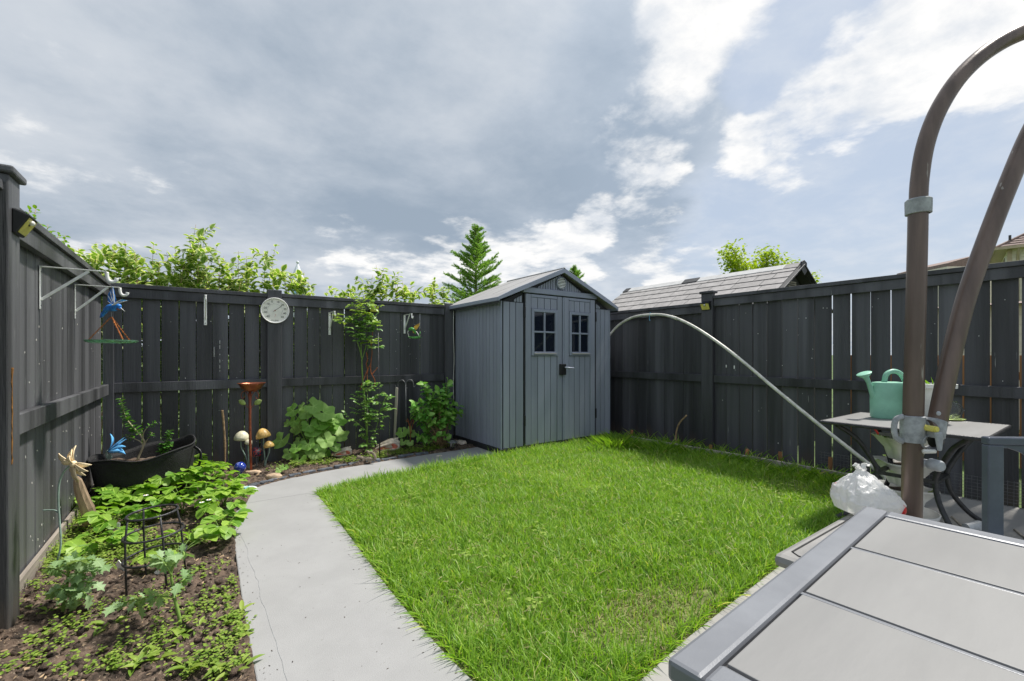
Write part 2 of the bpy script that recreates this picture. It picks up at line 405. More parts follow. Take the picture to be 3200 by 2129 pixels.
M('box_side', (.20, .20, .20), .5, var=.1, bump=.06)
M('copper', (.34, .11, .06), .38, metal=.75, var=.4, vs=12, bump=.35, bs=70)
M('copper_stem', (.27, .075, .04), .4, metal=.5, var=.3, vs=20, bump=.1)
M('fabric_pot', (.010, .010, .011), .75, var=.6, vs=10, bump=.6, bs=120)
M('lens_yellow', (.62, .56, .13), .3, var=.15, vs=20, bump=.05)
M('solar_cell', (.012, .016, .03), .12, bump=0)
M('dial_face', (.88, .85, .77), .5, var=.06, vs=20, bump=.02)
M('ink', (.02, .018, .016), .6, bump=0)
M('mushroom_cap', (.62, .40, .13), .4, var=.3, vs=40, bump=.2)
M('pale_cap', (.66, .62, .46), .4, var=.2, vs=40, bump=.1)
M('mint_metal', (.24, .33, .28), .45, var=.3, vs=20, bump=.1)
M('metal_leaf', (.36, .45, .14), .4, var=.4, vs=30, bump=.2)
M('petal_cream', (.74, .60, .38), .45, var=.25, vs=20, bump=.1)
M('petal_blue', (.10, .33, .62), .35, var=.5, vs=14, bump=.1)
M('bird_blue', (.02, .16, .50), .35, var=.6, vs=50, bump=.2)
M('bird_green', (.06, .22, .04), .35, var=.7, vs=50, bump=.2)
M('rust_chain', (.40, .13, .03), .5, metal=.5, var=.4, vs=60, bump=.1)
M('orange_feather', (.55, .30, .03), .4, var=.4, vs=50, bump=.2)
M('shell_outer', (.55, .47, .40), .6, var=.4, vs=16, bump=.5, bs=50)
M('shell_pink', (.48, .13, .09), .35, var=.4, vs=12, bump=.2)
M('squirrel', (.26, .21, .155), .8, var=.5, vs=25, bump=.7, bs=90)
M('orange_plastic', (.50, .22, .07), .6, bump=.1)
M('red_plastic', (.62, .02, .02), .4, bump=.05)
M('blue_tie', (.10, .33, .52), .5, bump=.05)
M('teal_ribbon', (.12, .45, .50), .5, bump=.05)
M('spire_white', (.75, .78, .82), .6, var=.08, bump=.05)
M('spire_blue', (.30, .50, .66), .6, var=.1, bump=0)
M('siding', (.72, .66, .55), .7, var=.06, bump=.05, objr=.03)
M('house_roof', (.23, .165, .145), .85, var=.25, vs=12, bump=.4, bs=40, objr=.12)
M('house_trim', (.45, .36, .25), .6, var=.1, bump=.05)
M('shingle', (.30, .285, .28), .8, var=.15, vs=10, bump=.25, bs=90, objr=.09)
M('shingle_light', (.52, .515, .51), .6, var=.1, vs=10, bump=.1, objr=.05)
M('dark_plastic', (.035, .035, .037), .55, var=.3, bump=.1)
M('card_red', (.6, .06, .04), .5, bump=0)
M('card_white', (.75, .75, .73), .5, bump=0)
M('mosaic', (.66, .69, .68), .4, var=.1, vs=20, bump=.1)
M('mosaic_teal', (.25, .47, .48), .35, var=.3, vs=20, bump=.1)
M('resin', (.26, .12, .03), .3, var=.5, vs=60, bump=.4)
leafmat('grass_blade', (.120, .275, .022), (.38, .58, .085), .47, (1.15, 1.2, .45), .45, vein=0, dry=(.66, .62, .28), dry_at=.945)
leafmat('grass_straw', (.33, .28, .13), (.20, .26, .06), .25, (1.1, 1.05, .7), .6, vein=0)
leafmat('dogwood_leaf', (.12, .25, .03), (.24, .38, .06), .5, (1.25, 1.25, .6), .45, edgecol=(.66, .70, .40), edge_at=.58)
leafmat('green_shrub_leaf', (.10, .25, .02), (.20, .36, .03), .45, None, .45)
leafmat('strawberry_leaf', (.11, .27, .022), (.36, .54, .08), .38, (1.15, 1.3, .5), .45, vein=.45)
leafmat('weed_leaf', (.15, .27, .03), (.33, .43, .08), .32, (1.1, 1.2, .5), .5, vein=.1)
leafmat('tomato_leaf', (.20, .34, .13), (.34, .48, .24), .32, None, .5)
leafmat('hollyhock_leaf', (.19, .39, .06), (.38, .57, .17), .34, (1.15, 1.25, .5), .55, vein=.5)
leafmat('rose_leaf', (.10, .27, .05), (.29, .45, .11), .34, None, .35, spec=.6)
leafmat('rose_leaf_young', (.18, .33, .03), (.36, .48, .06), .38, None, .35, spec=.6)
leafmat('bush_leaf', (.11, .33, .05), (.30, .52, .12), .34, (1.1, 1.2, .5), .38, vein=.4)
leafmat('potted_leaf', (.05, .18, .025), (.13, .30, .04), .3, None, .4)
leafmat('maple_leaf', (.22, .34, .02), (.42, .52, .05), .45, None, .5)
leafmat('spruce_needle', (.16, .34, .06), (.34, .54, .11), .42, (1.1, 1.2, .6), .55, vein=0)
# glass and plastics that need their own nodes
def glassy(name, col, rough=.05, trans=1.0, ior=1.45, alpha=1.0):
    m, t, b, o = pbsdf(name); b.inputs['Base Color'].default_value = (*col, 1); b.inputs['Roughness'].default_value = rough
    b.inputs['Transmission Weight'].default_value = trans; b.inputs['IOR'].default_value = ior; b.inputs['Alpha'].default_value = alpha
    return m
glassy('clear_glass', (.95, .97, .96), .03, 1.0, 1.3, .55)
glassy('dish_glass', (.30, .55, .38), .06, .8)
m, t, b, o = pbsdf('window_glass'); b.inputs['Base Color'].default_value = (.006, .010, .022, 1); b.inputs['Roughness'].default_value = .06; b.inputs['Specular IOR Level'].default_value = .6
m, t, b, o = pbsdf('bag_film')
b.inputs['Base Color'].default_value = (.80, .80, .80, 1); b.inputs['Roughness'].default_value = .22; b.inputs['Specular IOR Level'].default_value = .7
tr = t.new('ShaderNodeBsdfTranslucent', ins={0: (.9, .9, .9, 1)})
n = t.new('ShaderNodeTexNoise', ins={'Vector': t.new('ShaderNodeTexCoord').outputs['Object'], 'Scale': 26.0, 'Detail': 5, 'Roughness': .6, 'Distortion': 2.5}).outputs[0]
t.l.new(t.new('ShaderNodeBump', ins={'Strength': .5, 'Distance': .01, 'Height': n}).outputs[0], b.inputs['Normal'])
t.l.new(t.new('ShaderNodeMixShader', ins={0: .42, 1: b.outputs[0], 2: tr.outputs[0]}).outputs[0], o.inputs[0])
def globe_mat(name, base, spots):
    m, t, b, o = pbsdf(name); co = t.new('ShaderNodeTexCoord').outputs['Object']
    n = t.new('ShaderNodeTexNoise', ins={'Vector': co, 'Scale': 30.0, 'Detail': 3, 'Distortion': 1.2}).outputs[0]
    t.l.new(t.ramp(n, [(.0, base), (.50, base)] + spots, 'CONSTANT'), b.inputs['Base Color'])
    b.inputs['Roughness'].default_value = .08; b.inputs['Coat Weight'].default_value = .6
globe_mat('globe_blue', (.015, .04, .30), [(.55, (.12, .16, .50)), (.60, (.55, .58, .75)), (.64, (.02, .05, .36))])
globe_mat('globe_dark', (.012, .03, .08), [(.52, (.65, .04, .02)), (.58, (.03, .07, .10)), (.63, (.40, .45, .42))])

# ---------------------------------------------------------------- the setting
def sheet(name, mat, x0, x1, y0, y1, nx, ny, zf):
    xs = np.linspace(x0, x1, nx + 1); ys = np.linspace(y0, y1, ny + 1); X, Y = np.meshgrid(xs, ys, indexing='ij')
    Z = zf(X, Y); V = np.stack([X, Y, Z], -1).reshape(-1, 3)
    i, j = np.meshgrid(np.arange(nx), np.arange(ny), indexing='ij'); a = (i * (ny + 1) + j).ravel()
    o = put(name, rawmesh(name, mat, V, np.stack([a, a + ny + 1, a + ny + 2, a + 1], -1)))
    return tag(o, kind='structure')
sheet('ground', 'meadow', -900, 900, -900, 900, 6, 6, lambda X, Y: X * 0 - .12)
def bedz(X, Y):
    n = vnoise(X, Y, 3, 4, 5.0); n2 = vnoise(X, Y, 5, 3, 26.0); n3 = vnoise(X, Y, 9, 2, 70.0)
    lim = np.interp(Y, [.9, 2.39, 2.79, 3.28, 3.88, 4.06, 4.30, 4.45], [.165, .163, .168, .176, .218, .30, .345, .33])
    limy = np.interp(X, [.2, .345, .52, .70, .99, 1.31, 1.66, 2.05, 2.96], [4.30, 4.45, 4.56, 4.635, 4.70, 4.75, 4.78, 4.805, 4.835])
    inp = np.where(Y < 4.40, X - lim, np.where(X > .30, limy - Y, -1.0))
    cut = np.clip(1 - (inp - .004) / .025, 0, 1)
    return -.055 + cut * .020 + .055 * n * (.25 + .75 * cut) + (.030 * np.maximum(0, n2 - .45) * 2 + .012 * n3) * cut + .03 * np.clip((-.35 - X) / .35, 0, 1)
def soil_z(x, y): return float(bedz(np.array([x * 1.0]), np.array([y * 1.0]))[0])
sheet('garden_soil', 'soil', -.70, .36, .9, 5.49, 170, 620, bedz)
sheet('border_soil', 'soil', .36, 2.93, 4.40, 5.49, 260, 100, bedz)
sheet('fence_side_soil', 'soil', 4.66, 5.15, .9, 5.4, 40, 240, lambda X, Y: bedz(X, Y) - .015)
sheet('lawn_soil', 'turf_soil', .79, 4.68, .98, 4.45, 90, 90, lambda X, Y: -.030 + .02 * vnoise(X, Y, 4, 3, 3.0))
def slab(name, poly, z0, z1, mat, label=None):
    n = len(poly); me = MB().add([(x, y, z0) for x, y in poly] + [(x, y, z1) for x, y in poly],
        [tuple(range(n - 1, -1, -1)), tuple(range(n, 2 * n))] + [(i, (i + 1) % n, (i + 1) % n + n, i + n) for i in range(n)])
    o = me.build(name, mat, bevel=.006); o['kind'] = 'structure'; return o
pl = [(.172, .6), (.172, 1.6), (.168, 2.06), (.168, 2.39), (.174, 2.79), (.182, 3.28), (.224, 3.88), (.30, 4.055)]
walk = slab('garden_path', pl + [(.812, 4.045), (.812, 3.6), (.797, 2.9), (.780, 2.24), (.780, 1.84), (.792, 1.55), (.806, 1.376), (.81, .6)], -.09, .0, 'concrete')
slab('border_path', [(.304, 4.062), (.36, 4.30), (.345, 4.466), (.52, 4.565), (.70, 4.64), (.99, 4.705), (1.31, 4.755), (1.66, 4.785), (2.05, 4.81), (2.96, 4.84), (2.96, 4.285), (2.17, 4.245), (1.80, 4.22), (1.45, 4.175), (1.15, 4.145), (.815, 4.052)], -.09, -.001, 'concrete')
slab('patio', [(.816, -1.5), (.816, 1.0), (1.29, 1.035), (1.66, 1.08), (2.11, 1.115), (2.61, 1.15), (4.75, 1.17), (5.12, 1.17), (5.12, -1.5)], -.09, .001, 'patio_concrete')
# hairline crack in the path
cr = [(.272, 1.45), (.262, 1.75), (.258, 2.1), (.245, 2.45), (.25, 2.62), (.236, 2.95), (.24, 3.1), (.222, 3.45)]
MB().tube([(x + U() * .004, y, .0006) for x, y in [tuple(v[:2]) for v in spline([(a, b_, 0) for a, b_ in cr], 5)]], .0007, 4).build('crack', 'clamp_grey', walk)

# ---------------------------------------------------------------- fences
def fence(name, label, loc, rotz, boards, spans, posts, mat, length, zt, midz=(.815, .905), kick=None, gapj=.002, bt=None):
    """local x along the fence, local -y faces the yard. boards: list of (x centre, width)."""
    r = thing(name, label, 'fence', loc, rotz)
    wid = {}
    for (x, wd) in boards:
        if wd not in wid: wid[wd] = cbox('board', mat, wd, .011, 1, .002)
        top = (zt(x) - .055) if callable(zt) else zt - .055
        o = put('board', wid[wd], r, (x + U() * gapj, .010 + U() * .002, -.03), (0, U() * .002, 0), (1, 1, top + .03))
    for (a, b_, z) in spans:
        for nm, z0, z1, y0, y1 in (('cap_rail', z - .038, z, -.058, .05), ('top_rail', z - .13, z - .041, -.040, -.001), ('middle_rail', midz[0], midz[1], -.040, -.001)):
            c = (a + b_) / 2
            o = MB().box(a - c, b_ - c, y0, y1, 0, z1 - z0).build(nm, mat, r, bevel=.003, loc=(c, U() * .001, z0), rot=(0, U() * .0012, 0))
        if kick:
            MB().box(a, b_, -.022, -.002, -.05, kick).build('kick_board', 'weathered_wood', r, bevel=.003)
    for (x, wd, dp, z, cap) in posts:
        MB().box(-wd / 2, wd / 2, -dp, -.001, -.06, z).build('post', mat, r, bevel=.006, loc=(x, 0, 0))
        if cap: MB().box(-wd / 2 - .018, wd / 2 + .018, -dp - .018, .03, z + .0005, z + .032).build('post_cap', mat, r, bevel=.008, loc=(x, 0, 0))
    return r
bb = [(-.65, .137)] + [(-.51 + .14 * k, .1335 if k not in (5, 6) else .136) for k in range(8)] + [(.60, .10)]
bb += [(.808, .1335)] + [(.948 + .1385 * k, .1325 if k < 5 else .1355) for k in range(13)] + [(2.72 + .14 * k, .138) for k in range(17)]
back = fence('fence', 'long dark painted board fence along the back, round dial and white brackets on it', (0, 5.5, 0), 0, bb,
    [(-.70, .607, 1.83), (.752, 2.735, 1.84), (2.875, 5.1, 1.84)], [(.679, .142, .062, 1.875, False), (2.805, .12, .05, 1.87, False), (-.665, .06, .05, 1.80, False)], 'fence_paint', 5, 1.83, midz=(.815, .905))
lb = [(2.93 + .141 * k, .1385 if k % 3 else .1375) for k in range(18)] + [(2.66 - .141 * k, .139) for k in range(6)]
left = fence('fence', 'sunlit dark board fence on the left with scuffed paint and tall capped post', (-.71, 0, 0), rad(90), lb,
    [(2.836, 5.44, 1.83), (1.5, 2.685, 1.88)], [(2.76, .145, .072, 1.915, True)], 'fence_paint_sunlit_worn', 5, 1.82, midz=(.80, .895), kick=.10)
rb = [(-(2.93 - .155 * k), .1445 if k > 6 else (.1455 if k > 1 else .150)) for k in range(24)] + [(-(3.21 + .145 * k), .1425) for k in range(16)]
right = fence('fence', 'dark board fence on the right with light showing through wide board gaps', (5.15, 0, 0), rad(-90), rb,
    [(-5.45, -3.14, 1.815), (-2.985, 1.2, 1.885)], [(-3.062, .148, .062, 1.915, True), (.9, .14, .06, 1.95, True)], 'fence_paint', 5, 1.82, midz=(.83, .92), gapj=.0035)
# paint chips, drips and resin on the fences
def flecks(parent, name, pts, mat):
    b = MB()
    for (p, sx, sz, n) in pts:
        b.box(p[0] - sx / 2, p[0] + sx / 2, p[1] - .0015, p[1] + .0005, p[2] - sz / 2, p[2] + sz / 2)
    return b.build(name, mat, parent)
flecks(back, 'paint_drip', [((PY(687, 820 + k * .255, 5.5).x, -.003, PY(687, 820 + k * .255, 5.5).z), .004, h, 0) for k, h in ((985, .05), (1030, .05), (1130, .012), (1210, .03), (1290, .05), (1320, .03))] +
    [((PY(669, 1100, 5.5).x, -.003, PY(669, 1100, 5.5).z), .003, .10, 0)] + [((U(-.6, 2.6), -.003, U(.15, 1.65)), U(.003, .007), U(.003, .008), 0) for _ in range(70)], 'card_white')
flecks(right, 'paint_chip', [((U(-2.9, -.6), -.003, U(.2, 1.7)), U(.003, .007), U(.003, .010), 0) for _ in range(45)] + [((-PX(2270, 1150, 5.15).y, -.003, 1.03), .012, .03, 0), ((-PX(2295, 1153, 5.15).y, -.003, 1.02), .012, .04, 0)], 'card_white')
flecks(left, 'paint_chip', [((U(3.1, 5.3), -.003, abs(U(0, 1)) ** 1.4 * 1.4 + .12), U(.002, .006), U(.003, .012), 0) for _ in range(60)], 'dial_face')
p = PX(35, 1145, -.64)
MB().tube([(p.y + U() * .004 - .005, -.074, 1.17 - (1145 + k * 14 - 1108) / F * 2.1) for k in range(20)], [.008, .006] + [.0032 + U() * .0012 for _ in range(18)], 5, flat=.5).build('resin_streak', 'resin', left)

# ---------------------------------------------------------------- garden shed
SY, SX0, SX1, SYB = 4.33, 2.90, 4.74, 5.45
def fx(px, y=SY): return PY(px, 1100, y).x
def fz(px, py, y=SY): return PY(px, py, y).z
shed = thing('garden_shed', 'grey plank-sided garden shed with double doors, small paned windows and pitched roof', 'shed', ((SX0 + SX1) / 2, (SY + SYB) / 2, 0))
ZE, ZR = 1.80, 2.27
MB().box(SX0 - .02, SX1 + .02, SY - .03, SYB + .02, -.02, .055).build('floor', 'shed_seam', shed, world=True)
side = MB().box(SX0 + .006, SX0 + .03, SY + .006, SYB, .05, ZE).build('side_wall', 'shed_seam', shed, world=True)
n = 14; pw = (SYB - SY) / n
pm = cbox('plank', 'shed_plank', .012, pw - .009, ZE - .06, .0025)
for k in range(n): put('plank', pm, side, Vector((SX0 + .003, SY + pw * (k + .5), .06)) - WL[side.name])
side2 = MB().box(SX1 - .03, SX1 - .006, SY + .006, SYB, .05, ZE).build('side_wall', 'shed_seam', shed, world=True)
for k in range(n): put('plank', pm, side2, Vector((SX1 - .003, SY + pw * (k + .5), .06)) - WL[side2.name])
MB().prism([(SX0, .05), (SX1, .05), (SX1, ZE), ((SX0 + SX1) / 2, ZR - .05), (SX0, ZE)], SYB - .02, SYB).build('back_wall', 'shed_plank', shed, world=True)
front = MB().prism([(SX0 + .01, .05), (SX1 - .01, .05), (SX1 - .01, ZE), ((SX0 + SX1) / 2, ZR - .06), (SX0 + .01, ZE)], SY + .004, SY + .03).build('front_wall', 'shed_seam', shed, world=True)
dz1 = fz(1640, 918)                                    # top of the doors
def fplank(parent, xa, xb, z0, z1, y=SY, mat='shed_plank', t=.012, name='plank', z1b=None):
    g = .0042
    b = MB(); b.prism([(xa + g, z0), (xb - g, z0), (xb - g, z1b if z1b is not None else z1), (xa + g, z1)], y - t, y)
    return b.build(name, mat, parent, world=True, bevel=.002)
zl = dz1 - .06
for pa, pb in ((1570.5, 1591), (1591, 1610), (1610, 1634)): fplank(front, fx(pa), fx(pb), .06, 1.795)
for pa, pb in ((1860, 1874), (1874, 1888), (1888, 1901.5)): fplank(front, fx(pa), fx(pb), .06, 1.795)
def roofz(x): return ZR - .075 - abs(x - (SX0 + SX1) / 2) * (ZR - ZE - .01) / ((SX1 - SX0) / 2)
gx = np.linspace(SX0 + .02, SX1 - .02, 45)
for a, b_ in zip(gx[:-1], gx[1:]):
    base = 1.803 if (b_ < fx(1637) or a > fx(1857)) else dz1 + .085
    if min(roofz(a), roofz(b_)) > base + .012: fplank(front, a, b_, base, roofz(a), t=.008, z1b=roofz(b_))
MB().box(fx(1632), fx(1860), SY - .035, SY - .001, dz1 + .012, dz1 + .08).build('lintel', 'shed_trim', shed, world=True, bevel=.006)
for xa in (fx(1635.2), fx(1856.5)):
    MB().box(xa, xa + .010, SY - .02, SY - .001, .055, dz1 + .01).build('door_jamb', 'shed_seam', shed, world=True, bevel=.002)
def door(xs, wx, wz, hx, label):
    d = MB().box(xs[0], xs[-1], SY - .012, SY - .0015, .06, dz1).build('door', 'shed_seam', shed, world=True); d['label'] = label
    for k, (a, b_) in enumerate(zip(xs[:-1], xs[1:])):
        edge = k in (0, len(xs) - 2)
        if edge: fplank(d, a, b_, .065, dz1 - .002, SY - .012, t=.016)
        else:
            fplank(d, a, b_, .065, wz[0] - .004, SY - .012, t=.010); fplank(d, a, b_, wz[1] + .004, dz1 - .04, SY - .012, t=.010)
    MB().box(xs[1] + .002, xs[-2] - .002, SY - .027, SY - .012, dz1 - .036, dz1 - .002).build('top_board', 'shed_trim', d, world=True, bevel=.003)
    MB().box(wx[0] + .02, wx[1] - .02, SY - .018, SY - .0135, wz[0] + .02, wz[1] - .02).build('window_glass', 'window_glass', d, world=True)
    fr = MB(); t_ = .038; y0, y1 = SY - .040, SY - .0135
    fr.box(wx[0], wx[0] + t_, y0, y1, wz[0], wz[1]); fr.box(wx[1] - t_, wx[1], y0, y1, wz[0], wz[1])
    fr.box(wx[0] + t_, wx[1] - t_, y0, y1, wz[1] - t_, wz[1]); fr.box(wx[0] + t_, wx[1] - t_, y0 - .004, y1, wz[0], wz[0] + t_ + .012)
    fr.build('window_frame', 'shed_trim', d, world=True, bevel=.004)
    mu = MB(); cx, cz = (wx[0] + wx[1]) / 2, (wz[0] + wz[1]) / 2 + .006
    mu.box(cx - .012, cx + .012, y0 + .006, y1 - .002, wz[0] + .051, wz[1] - t_ - .001); mu.box(wx[0] + t_ + .001, wx[1] - t_ - .001, y0 + .004, y1 - .004, cz - .011, cz + .011)
    mu.build('muntin', 'shed_trim', d, world=True, bevel=.003)
    hb = MB().box(wx[0] + .03, wx[1] - .03, SY - .058, SY - .045, wz[0] + .018, wz[0] + .034).build('sill', 'shed_roof', d, world=True, bevel=.003)
    for z in (.30, 1.62): MB().box(hx - .010, hx + .010, SY - .034, SY - .021, z, z + .13).build('hinge', 'black_plastic', d, world=True, bevel=.003)
    return d
dl = door([fx(q) for q in (1638, 1656, 1677, 1698, 1717, 1737, 1752.5)], (fx(1656.5), fx(1736.5)), (fz(1657, 1112), fz(1657, 965)), fx(1635.5), 'left shed door with black lock box')
dr = door([fx(q) for q in (1758.5, 1774, 1791, 1808, 1824, 1840, 1855)], (fx(1774.5), fx(1839.5)), (fz(1775, 1112), fz(1775, 975)), fx(1857.5), 'right shed door')
xs_ = (fx(1752.5) + fx(1758.5)) / 2
MB().box(xs_ - .010, xs_ + .010, SY - .036, SY - .004, .06, dz1 - .004).build('astragal', 'shed_trim', shed, world=True, bevel=.003)
a, b_ = PY(1750, 1138, SY - .05), PY(1768, 1172, SY - .05)
MB().box(a.x, b_.x, SY - .062, SY - .033, b_.z, a.z).build('lock_box', 'black_plastic', shed, world=True, bevel=.006)
hp = [PY(1766, 1149, SY - .06), PY(1768, 1149, SY - .10), PY(1793, 1151, SY - .10)]
MB().tube(hp, .010, 10).sphere(hp[1], .0105).build('handle', 'shed_trim', shed, world=True, smooth=True)
vc = PY(1753, 886, SY - .012)
vent = MB().lathe([(.084, .0), (.084, -.018), (.072, -.022), (.070, -.004)], 36, vc, Matrix.Rotation(rad(-90), 4, 'X')).build('vent', 'shed_trim', shed, world=True, smooth=40)
MB().lathe([(.0001, .0), (.071, .0)], 30, vc + Vector((0, -.001, 0)), Matrix.Rotation(rad(-90), 4, 'X')).build('vent_hole', 'shed_seam', vent, world=True)
for k in range(7):
    z = vc.z - .0575 + .0192 * k; hw = math.sqrt(max(0, .069 ** 2 - (z - vc.z) ** 2))
    MB().bar((vc.x - hw, vc.y - .012, z), (vc.x + hw, vc.y - .012, z), .010, .006, up=(0, -1, .3)).build('louver', 'white_metal', vent, world=True)
for xa in (SX0, SX1): MB().box(xa - .010, xa + .010, SY - .016, SY + .006, .05, ZE).build('corner_trim', 'shed_trim', shed, world=True, bevel=.003)
# roof: two panels with a bent lip at the eaves, fascia boards in front
RX = (SX0 + SX1) / 2; ov = .085
yf, yb_ = SY - .075, SYB + .07
def roof_half(s):
    e = RX + s * ((SX1 - SX0) / 2 + ov); k = RX + s * ((SX1 - SX0) / 2 - .10)
    prof = [(RX, ZR), (k, ZE + .125), (e, ZE + .035)]
    b = MB()
    for off, fl in ((0, 0), (-.022, 1)):
        b.add([(x, y, z + off) for y in (yf, yb_) for (x, z) in prof], [])
    for i in range(2):
        b.f += [(i, i + 1, i + 4, i + 3), (i + 6, i + 7, i + 10, i + 9)]
    b.f += [(2, 5, 11, 8), (0, 1, 7, 6), (1, 2, 8, 7), (3, 4, 10, 9), (4, 5, 11, 10), (0, 3, 9, 6)]
    o = b.build('roof_panel', 'shed_roof', shed, world=True)
    th = .058
    f = MB(); q = [(RX, ZR + .004), (k, ZE + .129), (e, ZE + .039), (e, ZE + .039 - th * .7), (k, ZE + .129 - th), (RX, ZR + .004 - th * 1.05)]
    f.prism(q, yf - .02, yf - .001); f.build('fascia', 'shed_trim', shed, world=True, bevel=.003)
    for yy in np.linspace(yf + .4, yb_ - .35, 2):
        m_ = MB(); m_.bar((RX, yy, ZR + .001), (k, yy, ZE + .126), .004, .003); m_.build('roof_seam', 'shed_roof', o, world=True)
    g = MB(); g.box(e - .012, e + .012, yf - .018, yb_, ZE - .012, ZE + .033); g.build('eave_lip', 'shed_trim', shed, world=True, bevel=.004)
    g = MB(); g.box(e - .005 * 1, e + .005, yf - .018, yb_, ZE - .034, ZE - .013); g.build('drip_edge', 'shed_seam', shed, world=True)
roof_half(-1); roof_half(1)
MB().tube([(RX, yf - .02, ZR + .003), (RX, yb_, ZR + .003)], .012, 8).build('ridge_cap', 'shed_roof', shed, world=True, smooth=True)
cable = spline([(2.845, 5.40, 1.80), (2.84, 5.40, 1.5), (2.85, 5.40, 1.1), (2.838, 5.40, .8), (2.845, 5.40, .55)], 5)
tag(MB().tube(cable, .004, 5).build('cable', 'white_plastic', world=True, smooth=True), 'thin white cable hanging down behind the back corner of the shed', 'cable')
# ---------------------------------------------------------------- things on the fences
def solar_light(label, loc, rotz, s):
    r = thing('solar_light', label, 'light', loc, rotz, 'solar lights on the fence posts')       # local -y faces the yard
    MB().add([(-.055 * s, 0, .06 * s), (.055 * s, 0, .06 * s), (-.055 * s, -.055 * s, .035 * s), (.055 * s, -.055 * s, .035 * s), (-.055 * s, 0, -.045 * s), (.055 * s, 0, -.045 * s), (-.055 * s, -.012 * s, -.045 * s), (.055 * s, -.012 * s, -.045 * s)],
             [(0, 1, 3, 2), (2, 3, 7, 6), (6, 7, 5, 4), (0, 4, 5, 1), (0, 2, 6, 4), (1, 5, 7, 3)]).build('housing', 'black_plastic', r, bevel=.004)
    n = Vector((0, -.043, -.08)).normalized()
    def on(u, v, off): # point on the slanted lens face
        y = -.055 * s + (.043 * s) * v; z = .035 * s - .080 * s * v
        return (u * .055 * s, y - off * .88, z - off * .47)
    e = .0025
    lens = [(-.9, .12), (-.25, .12), (-.25, .45), (.25, .45), (.25, .12), (.9, .12), (.85, .92), (-.85, .92)]
    nn = len(lens); MB().add([on(u, v, e) for u, v in lens] + [on(u, v, -.002) for u, v in lens], [tuple(range(nn)), tuple(range(2 * nn - 1, nn - 1, -1))] + [(i, (i + 1) % nn, (i + 1) % nn + nn, i + nn) for i in range(nn)]).build('lens', 'lens_yellow', r)
    MB().sphere(on(0, .26, .003), .011 * s, 10, 6).build('motion_sensor', 'white_plastic', r, smooth=True)
    MB().add([(-.05 * s, -.004, .0605 * s), (.05 * s, -.004, .0605 * s), (.05 * s, -.050 * s, .0395 * s), (-.05 * s, -.050 * s, .0395 * s)], [(0, 1, 2, 3)]).build('solar_panel', 'solar_cell', r)
    return r
solar_light('solar light with yellow lens high on the tall left post', PX(52, 703, -.637) + Vector((0, -.005, 0)), rad(90), 1.0)
solar_light('solar light with yellow lens on the right fence post', Vector((5.15 - .0625, 3.062, PX(2213, 957, 5.08).z)), rad(-90), 1.05)
solar_light('solar light half hidden behind the climbing rose on the back fence', Vector((PY(1167, 965, 5.46).x, 5.459, PY(1167, 965, 5.46).z)), 0, 1.0)

def bracket(label, loc, rotz, hl=.26, vh=.27):
    r = thing('shelf_bracket', label, 'bracket', loc, rotz, 'white brackets screwed to the fences')  # plate top at z = 0, arm towards local -y
    MB().box(-.0125, .0125, -.004, 0, -vh, .002).build('plate', 'white_metal', r, bevel=.001)
    MB().box(-.011, .011, -hl, -.0045, -.004, .001).build('arm', 'white_metal', r, bevel=.001)
    MB().bar((0, -.005, -vh * .78), (0, -hl * .72, -.006), .014, .010, up=(1, 0, 0)).build('brace', 'white_metal', r, bevel=.001)
    hk = [(0, -hl + .002, -.004), (0, -hl, -.03), (0, -hl - .006, -.05), (0, -hl - .022, -.058), (0, -hl - .038, -.05), (0, -hl - .042, -.034)]
    MB().tube(spline(hk, 5), .006, 8, flat=1.6).build('hook', 'white_metal', r, smooth=True)
    for z in (-.03, -vh + .02): MB().sphere((0, -.005, z), (.004, .003, .004), 8, 5).build('screw', 'grey_iron', r, smooth=True)
    return r
a = PX(124, 832, -.71); b1 = bracket('white bracket on the left fence, nearer one, holding the blue bird feeder', a, rad(90), .275, .235)
a2 = PX(234, 889, -.71); b2 = bracket('empty white bracket on the left fence, nearer the corner', a2, rad(90), .24, .24)
a = PY(642, 930, 5.461); bracket('empty white bracket seen end-on between left corner and round dial', Vector((a.x, 5.5 - .041, a.z)), 0, .24, .28)
a = PY(1030, 967, 5.499); bracket('empty white bracket on back fence left of the climbing rose', Vector((a.x, 5.499, a.z - .04)), 0, .24, .26)
a = PY(1264, 980, 5.499); bracket('white bracket on back fence holding the green bird feeder', Vector((a.x, 5.499, a.z - .02)), 0, .24, .24)

# round dial thermometer
tc_ = PY(859, 971, 5.437)
th = thing('thermometer', 'round cream outdoor dial thermometer on the back fence post', 'thermometer', tc_)
RM = Matrix.Rotation(rad(-90), 4, 'X')
TR = .139
def RMf(x, z, y=0.0): return (x, y, z)
MB().lathe([(TR * .93, .0), (TR, .006), (TR, .020), (TR * .97, .026), (TR * .925, .022), (TR * .915, .010)], 48, (0, 0, 0), Matrix.Rotation(rad(90), 4, 'X')).build('rim', 'white_metal', th, smooth=40)
face = MB().lathe([(.0001, .0), (TR * .93, .0)], 48, (0, 0, 0), Matrix.Rotation(rad(90), 4, 'X')).build('dial_face', 'dial_face', th, loc=(0, -.009, 0))
def txt(s, size, x, z, parent, y, mat='ink', name='numeral'):
    c = bpy.data.curves.new('txt', 'FONT'); c.body = s; c.size = size; c.align_x = 'CENTER'; c.align_y = 'CENTER'; c.extrude = .0004
    o = bpy.data.objects.new('txt', c); COL.objects.link(o); bpy.context.view_layer.update()
    me = bpy.data.meshes.new_from_object(o.evaluated_get(bpy.context.evaluated_depsgraph_get())); bpy.data.objects.remove(o)
    me.materials.clear(); me.materials.append(MATS[mat])
    return put(name, me, parent, (x, y, z), (rad(90), 0, 0))
